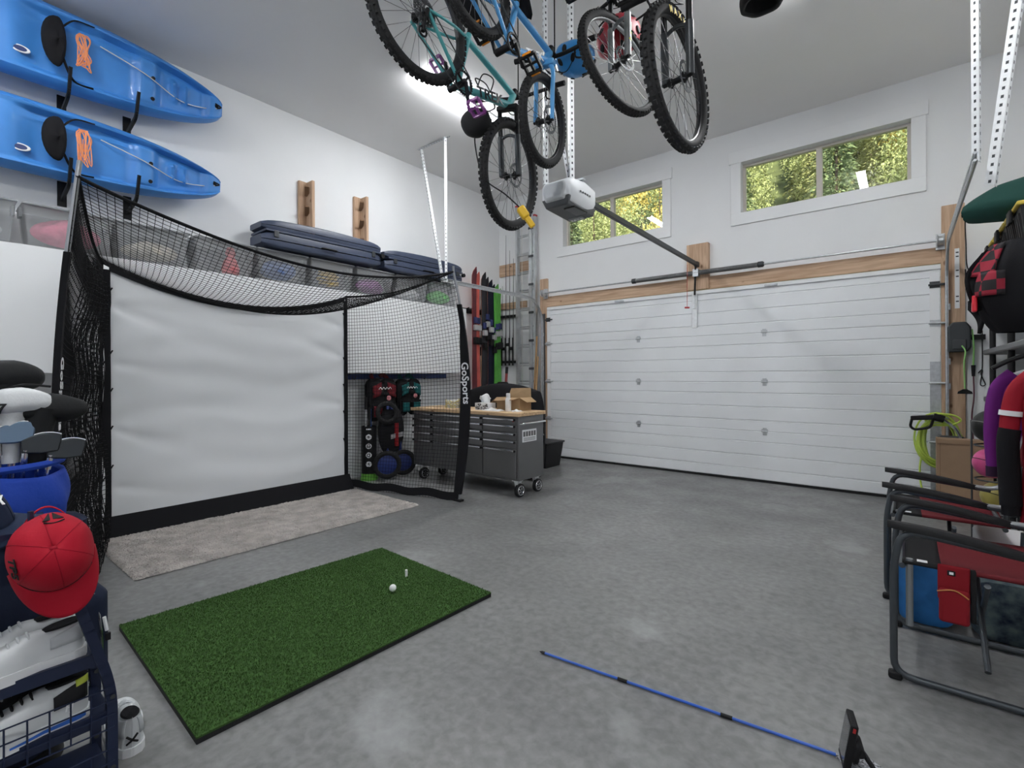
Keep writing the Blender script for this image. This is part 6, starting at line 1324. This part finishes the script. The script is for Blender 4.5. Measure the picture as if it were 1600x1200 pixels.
def pocket(y0, z0, z1, dx, nm):
    q = MB(); q.grid(lambda a, c: (lambda th, e: V((BC.x + dx + .075 * math.copysign(abs(math.cos(th)) ** .6, math.cos(th)) * e, y0 + .07 * math.copysign(abs(math.sin(th)) ** .6, math.sin(th)) * e, lerp(z0, z1, c))))(6.283 * a, min(1, min(c, 1 - c) * 7) ** .5), 20, 14, True); return q.build(nm, nvb, t, smooth=True)
pocket(.395, .22, .60, .03, 'side_pocket'); pocket(.34, .64, .86, .02, 'top_pocket')
MB().tube(bez([(-2.27, .42, .56), (-2.258, .435, .45), (-2.262, .44, .34)], 5), .004, 5).build('zipper', chrome, t); MB().tube([(-2.255, .445, .47), (-2.252, .452, .42)], .006, 6).build('zip_pull', white_trim, t); MB().box(-2.258, -2.246, .448, .462, .385, .41).build('zip_tab', black, t)
MB().tube([(-2.20, .33, .60), (-2.195, .43, .02)], .007, 8).build('stand_leg', chrome, t, smooth=True)
def sgp(v): return math.copysign(abs(v) ** .72, v)
def club(label, base, headp, kind, m, dirv=(0, 1, 0), grp='golf clubs in the bag', up_=(1, -.3, .3), sz=1.):
    c = thing('golf_club', label, 'golf club', base, grp); base, headp = V(base), V(headp); d = V(dirv).normalized()
    MB().tube([base, headp], .0055, 8).build('shaft', chrome, c, smooth=True); n = V(up_); n = (n - d * n.dot(d)).normalized(); w = n.cross(d)
    if kind == 'iron':
        q = MB(); O = []
        for k in range(21):
            a = k / 20; h = .016 + .030 * math.sin(math.pi * min(1, a * .62 + .12)) ; O.append((.088 * a * sz, h * sz))
        O += [(.088 * sz, .02 * sz), (.08 * sz, -.012 * sz), (.04 * sz, -.016 * sz), (0, -.010 * sz)]
        q.prism(O, lambda x, y, dd: headp + d * (x - .01) + w * y + n * dd, -.007, .007); hd_ = q.build('head', m, c, bevel=.004)
        MB().tube([headp + d * (.088 * k / 12 * sz - .01) + w * (.016 + .030 * math.sin(math.pi * min(1, k / 12 * .62 + .12))) * sz for k in range(13)], .0035, 6).build('top_line', chrome, hd_, smooth=True)
        MB().cyl(headp - w * .0, headp + (base - headp).normalized() * .05, .009, n=10).build('hosel', chrome, hd_, smooth=True)
    else:
        q = MB(); rx, ry = (.062, .085) if kind == 'wood' else (.04, .10)
        q.grid(lambda a, cc: (lambda th, ph: headp + d * (ry * sgp(math.sin(th)) * sgp(math.cos(ph)) * .88 + ry * .35) + n * rx * sgp(math.cos(th)) * sgp(math.cos(ph)) + w * (.043 * sgp(math.sin(ph)) * (1 - .22 * math.sin(th) * math.cos(ph)) - .016 * max(0, math.sin(th))))(6.283 * a, -math.pi / 2 + math.pi * cc), 28, 16, True)
        hd_ = q.build('head_cover', m, c, smooth=True)
        q = MB(); q.tube(bez([headp + d * .01, headp + (base - headp).normalized() * .07, headp + (base - headp).normalized() * .20], 5), [.048 - .002 * k for k in range(11)], 14); q.build('cover_neck', m if kind != 'white' else m, c, smooth=True)
    return c, hd_
hc_b = mat('cover_black', (.016, .017, .018), .6, bump=.1, bscale=120); hc_w = mat('cover_white', (.68, .70, .71), .55, bump=.1, bscale=120); iron_m = mat('iron_dark', (.05, .055, .06), .3, .8); iron_b = mat('iron_blue', (.14, .20, .28), .3, .8)
club('driver under a big black head cover, highest in the golf bag', BC + V((-.05, -.02, .3)), (-2.36, .20, 1.345), 'wood', hc_b, (.0, 1, .05), sz=1.2)
c7, h7 = club('fairway wood under a white head cover in the golf bag', BC + V((.0, .0, .3)), (-2.30, .215, 1.255), 'wood', hc_w, (.05, 1, .12), up_=(1, -.2, .2))
text('number', '7', .07, mtx(V((-2.262, .178, 1.225)), (.4, 1, 0), (-.1, 0, 1)), black, c7, extrude=.012, shear=.3)
MB().tube(bez([(-2.285, .19, 1.29), (-2.27, .24, 1.312), (-2.28, .31, 1.305)], 6), .004, 6).build('piping', black, c7)
club('hybrid under a black head cover with pale top edge', BC + V((.02, .05, .3)), (-2.29, .285, 1.235), 'hybrid', hc_b, (.05, 1, .08), up_=(1, -.2, .2))
for k, (y, z, x, m_, lab) in enumerate(((.185, 1.135, -2.27, iron_b, 'blue-grey iron head at the edge of the photo'), (.225, 1.165, -2.30, mat('iron_grey', (.22, .22, .23), .35, .7), 'pale grey iron head behind the blue-grey one'), (.245, 1.098, -2.255, iron_m, 'dark rounded iron head in the middle of the golf bag'), (.305, 1.075, -2.25, iron_m, 'dark iron head lowest in the golf bag'))):
    club(lab, BC + V((.02, .0, .4)), (x, y, z), 'iron', m_, (.1, 1, .10 - .04 * k), up_=(1, -.35, .15), sz=1.12)

# ---------------------------------------------------------------- alignment stick and launch monitor on the floor
a0, a1 = V((-1.362, 1.902, .009)), V((-.19, 2.024, .009)); t = thing('alignment_stick', 'thin blue alignment stick with black joints on the floor', 'alignment stick', a0.lerp(a1, .5) * 1)
ORIG[t.name] = V(t.location); sb = mat('stick_blue', (.02, .10, .48), .35)
J = [.012, .345, .70, 1.0]
for p0, p1 in zip(J, J[1:]): MB().tube([a0.lerp(a1, p0 + .005), a0.lerp(a1, p1)], .0055, 10).build('segment', sb, t, smooth=True)
for p_ in J[1:3]: MB().tube([a0.lerp(a1, p_ - .018), a0.lerp(a1, p_ + .018)], .0075, 10).build('joint', black, t, smooth=True)
MB().tube([a0.lerp(a1, -.006), a0.lerp(a1, .006), a0.lerp(a1, .02)], [.001, .0065, .0065], 10).build('tip', black, t, smooth=True)
t = thing('launch_monitor', 'small black golf launch monitor propped on its stand', 'device', (-.14, 2.0, .008)); 
M_ = mtx((-.172, 2.012, .012), (.83, .55, .0), (.25, -.35, 1)); M_ = Matrix.Translation((-.165, 2.005, .010)) @ Matrix.Rotation(R(13), 4, 'Z') @ Matrix.Rotation(R(9), 4, 'Y')
MB(M_).box(-.011, .011, -.048, .048, 0, .158).build('display_case', black, t, bevel=.004); MB(M_).box(-.0125, -.0108, -.042, .042, .02, .148).build('screen', mat('screen_grey', (.12, .125, .13), .15), t)
MB(M_).box(.004, .03, -.05, .05, .03, .105).build('mount', black, t, bevel=.012); MB(M_).box(-.004, .004, -.0495, -.048, .135, .15).build('power_button', mat('button_red', (.4, .02, .02), .4), t)
MB().tube([(-.135, 2.02, .085), (-.05, 1.955, .014)], .008, 8).build('kick_stand', black, t, smooth=True); MB(M_).cyl((.028, -.04, .07), (.028, .04, .07), .016, n=12).build('hinge', black, t, smooth=True)
spk = mat('speckle', (.02, .02, .022), .9, var=.9, vscale=140, col2=(.62, .63, .68)); q = MB(); q.hexa([(-.20, 2.03, 0), (-.03, 1.90, 0), (.06, 1.98, 0), (-.11, 2.085, 0), (-.20, 2.03, .008), (-.03, 1.90, .008), (.06, 1.98, .008), (-.11, 2.085, .008)])
tag(q.build('speckled_mat', spk, None, loc=(-.07, 2.0, 0)), 'small speckled black and white pad under the launch monitor', 'pad')
for p_ in ((-.155, 1.985), (-.06, 1.94)):
    o = MB().lathe([(.003, 0), (.003, .045), (.008, .053), (.008, .056)], (p_[0], p_[1], .0085), n=10).build('golf_tee', ball_w, None, smooth=True, loc=(p_[0], p_[1], .0085)); tag(o, 'white golf tee standing by the launch monitor ' + ('screen' if p_[0] < -.1 else 'kick stand'), 'golf tee', 'tees by the launch monitor')
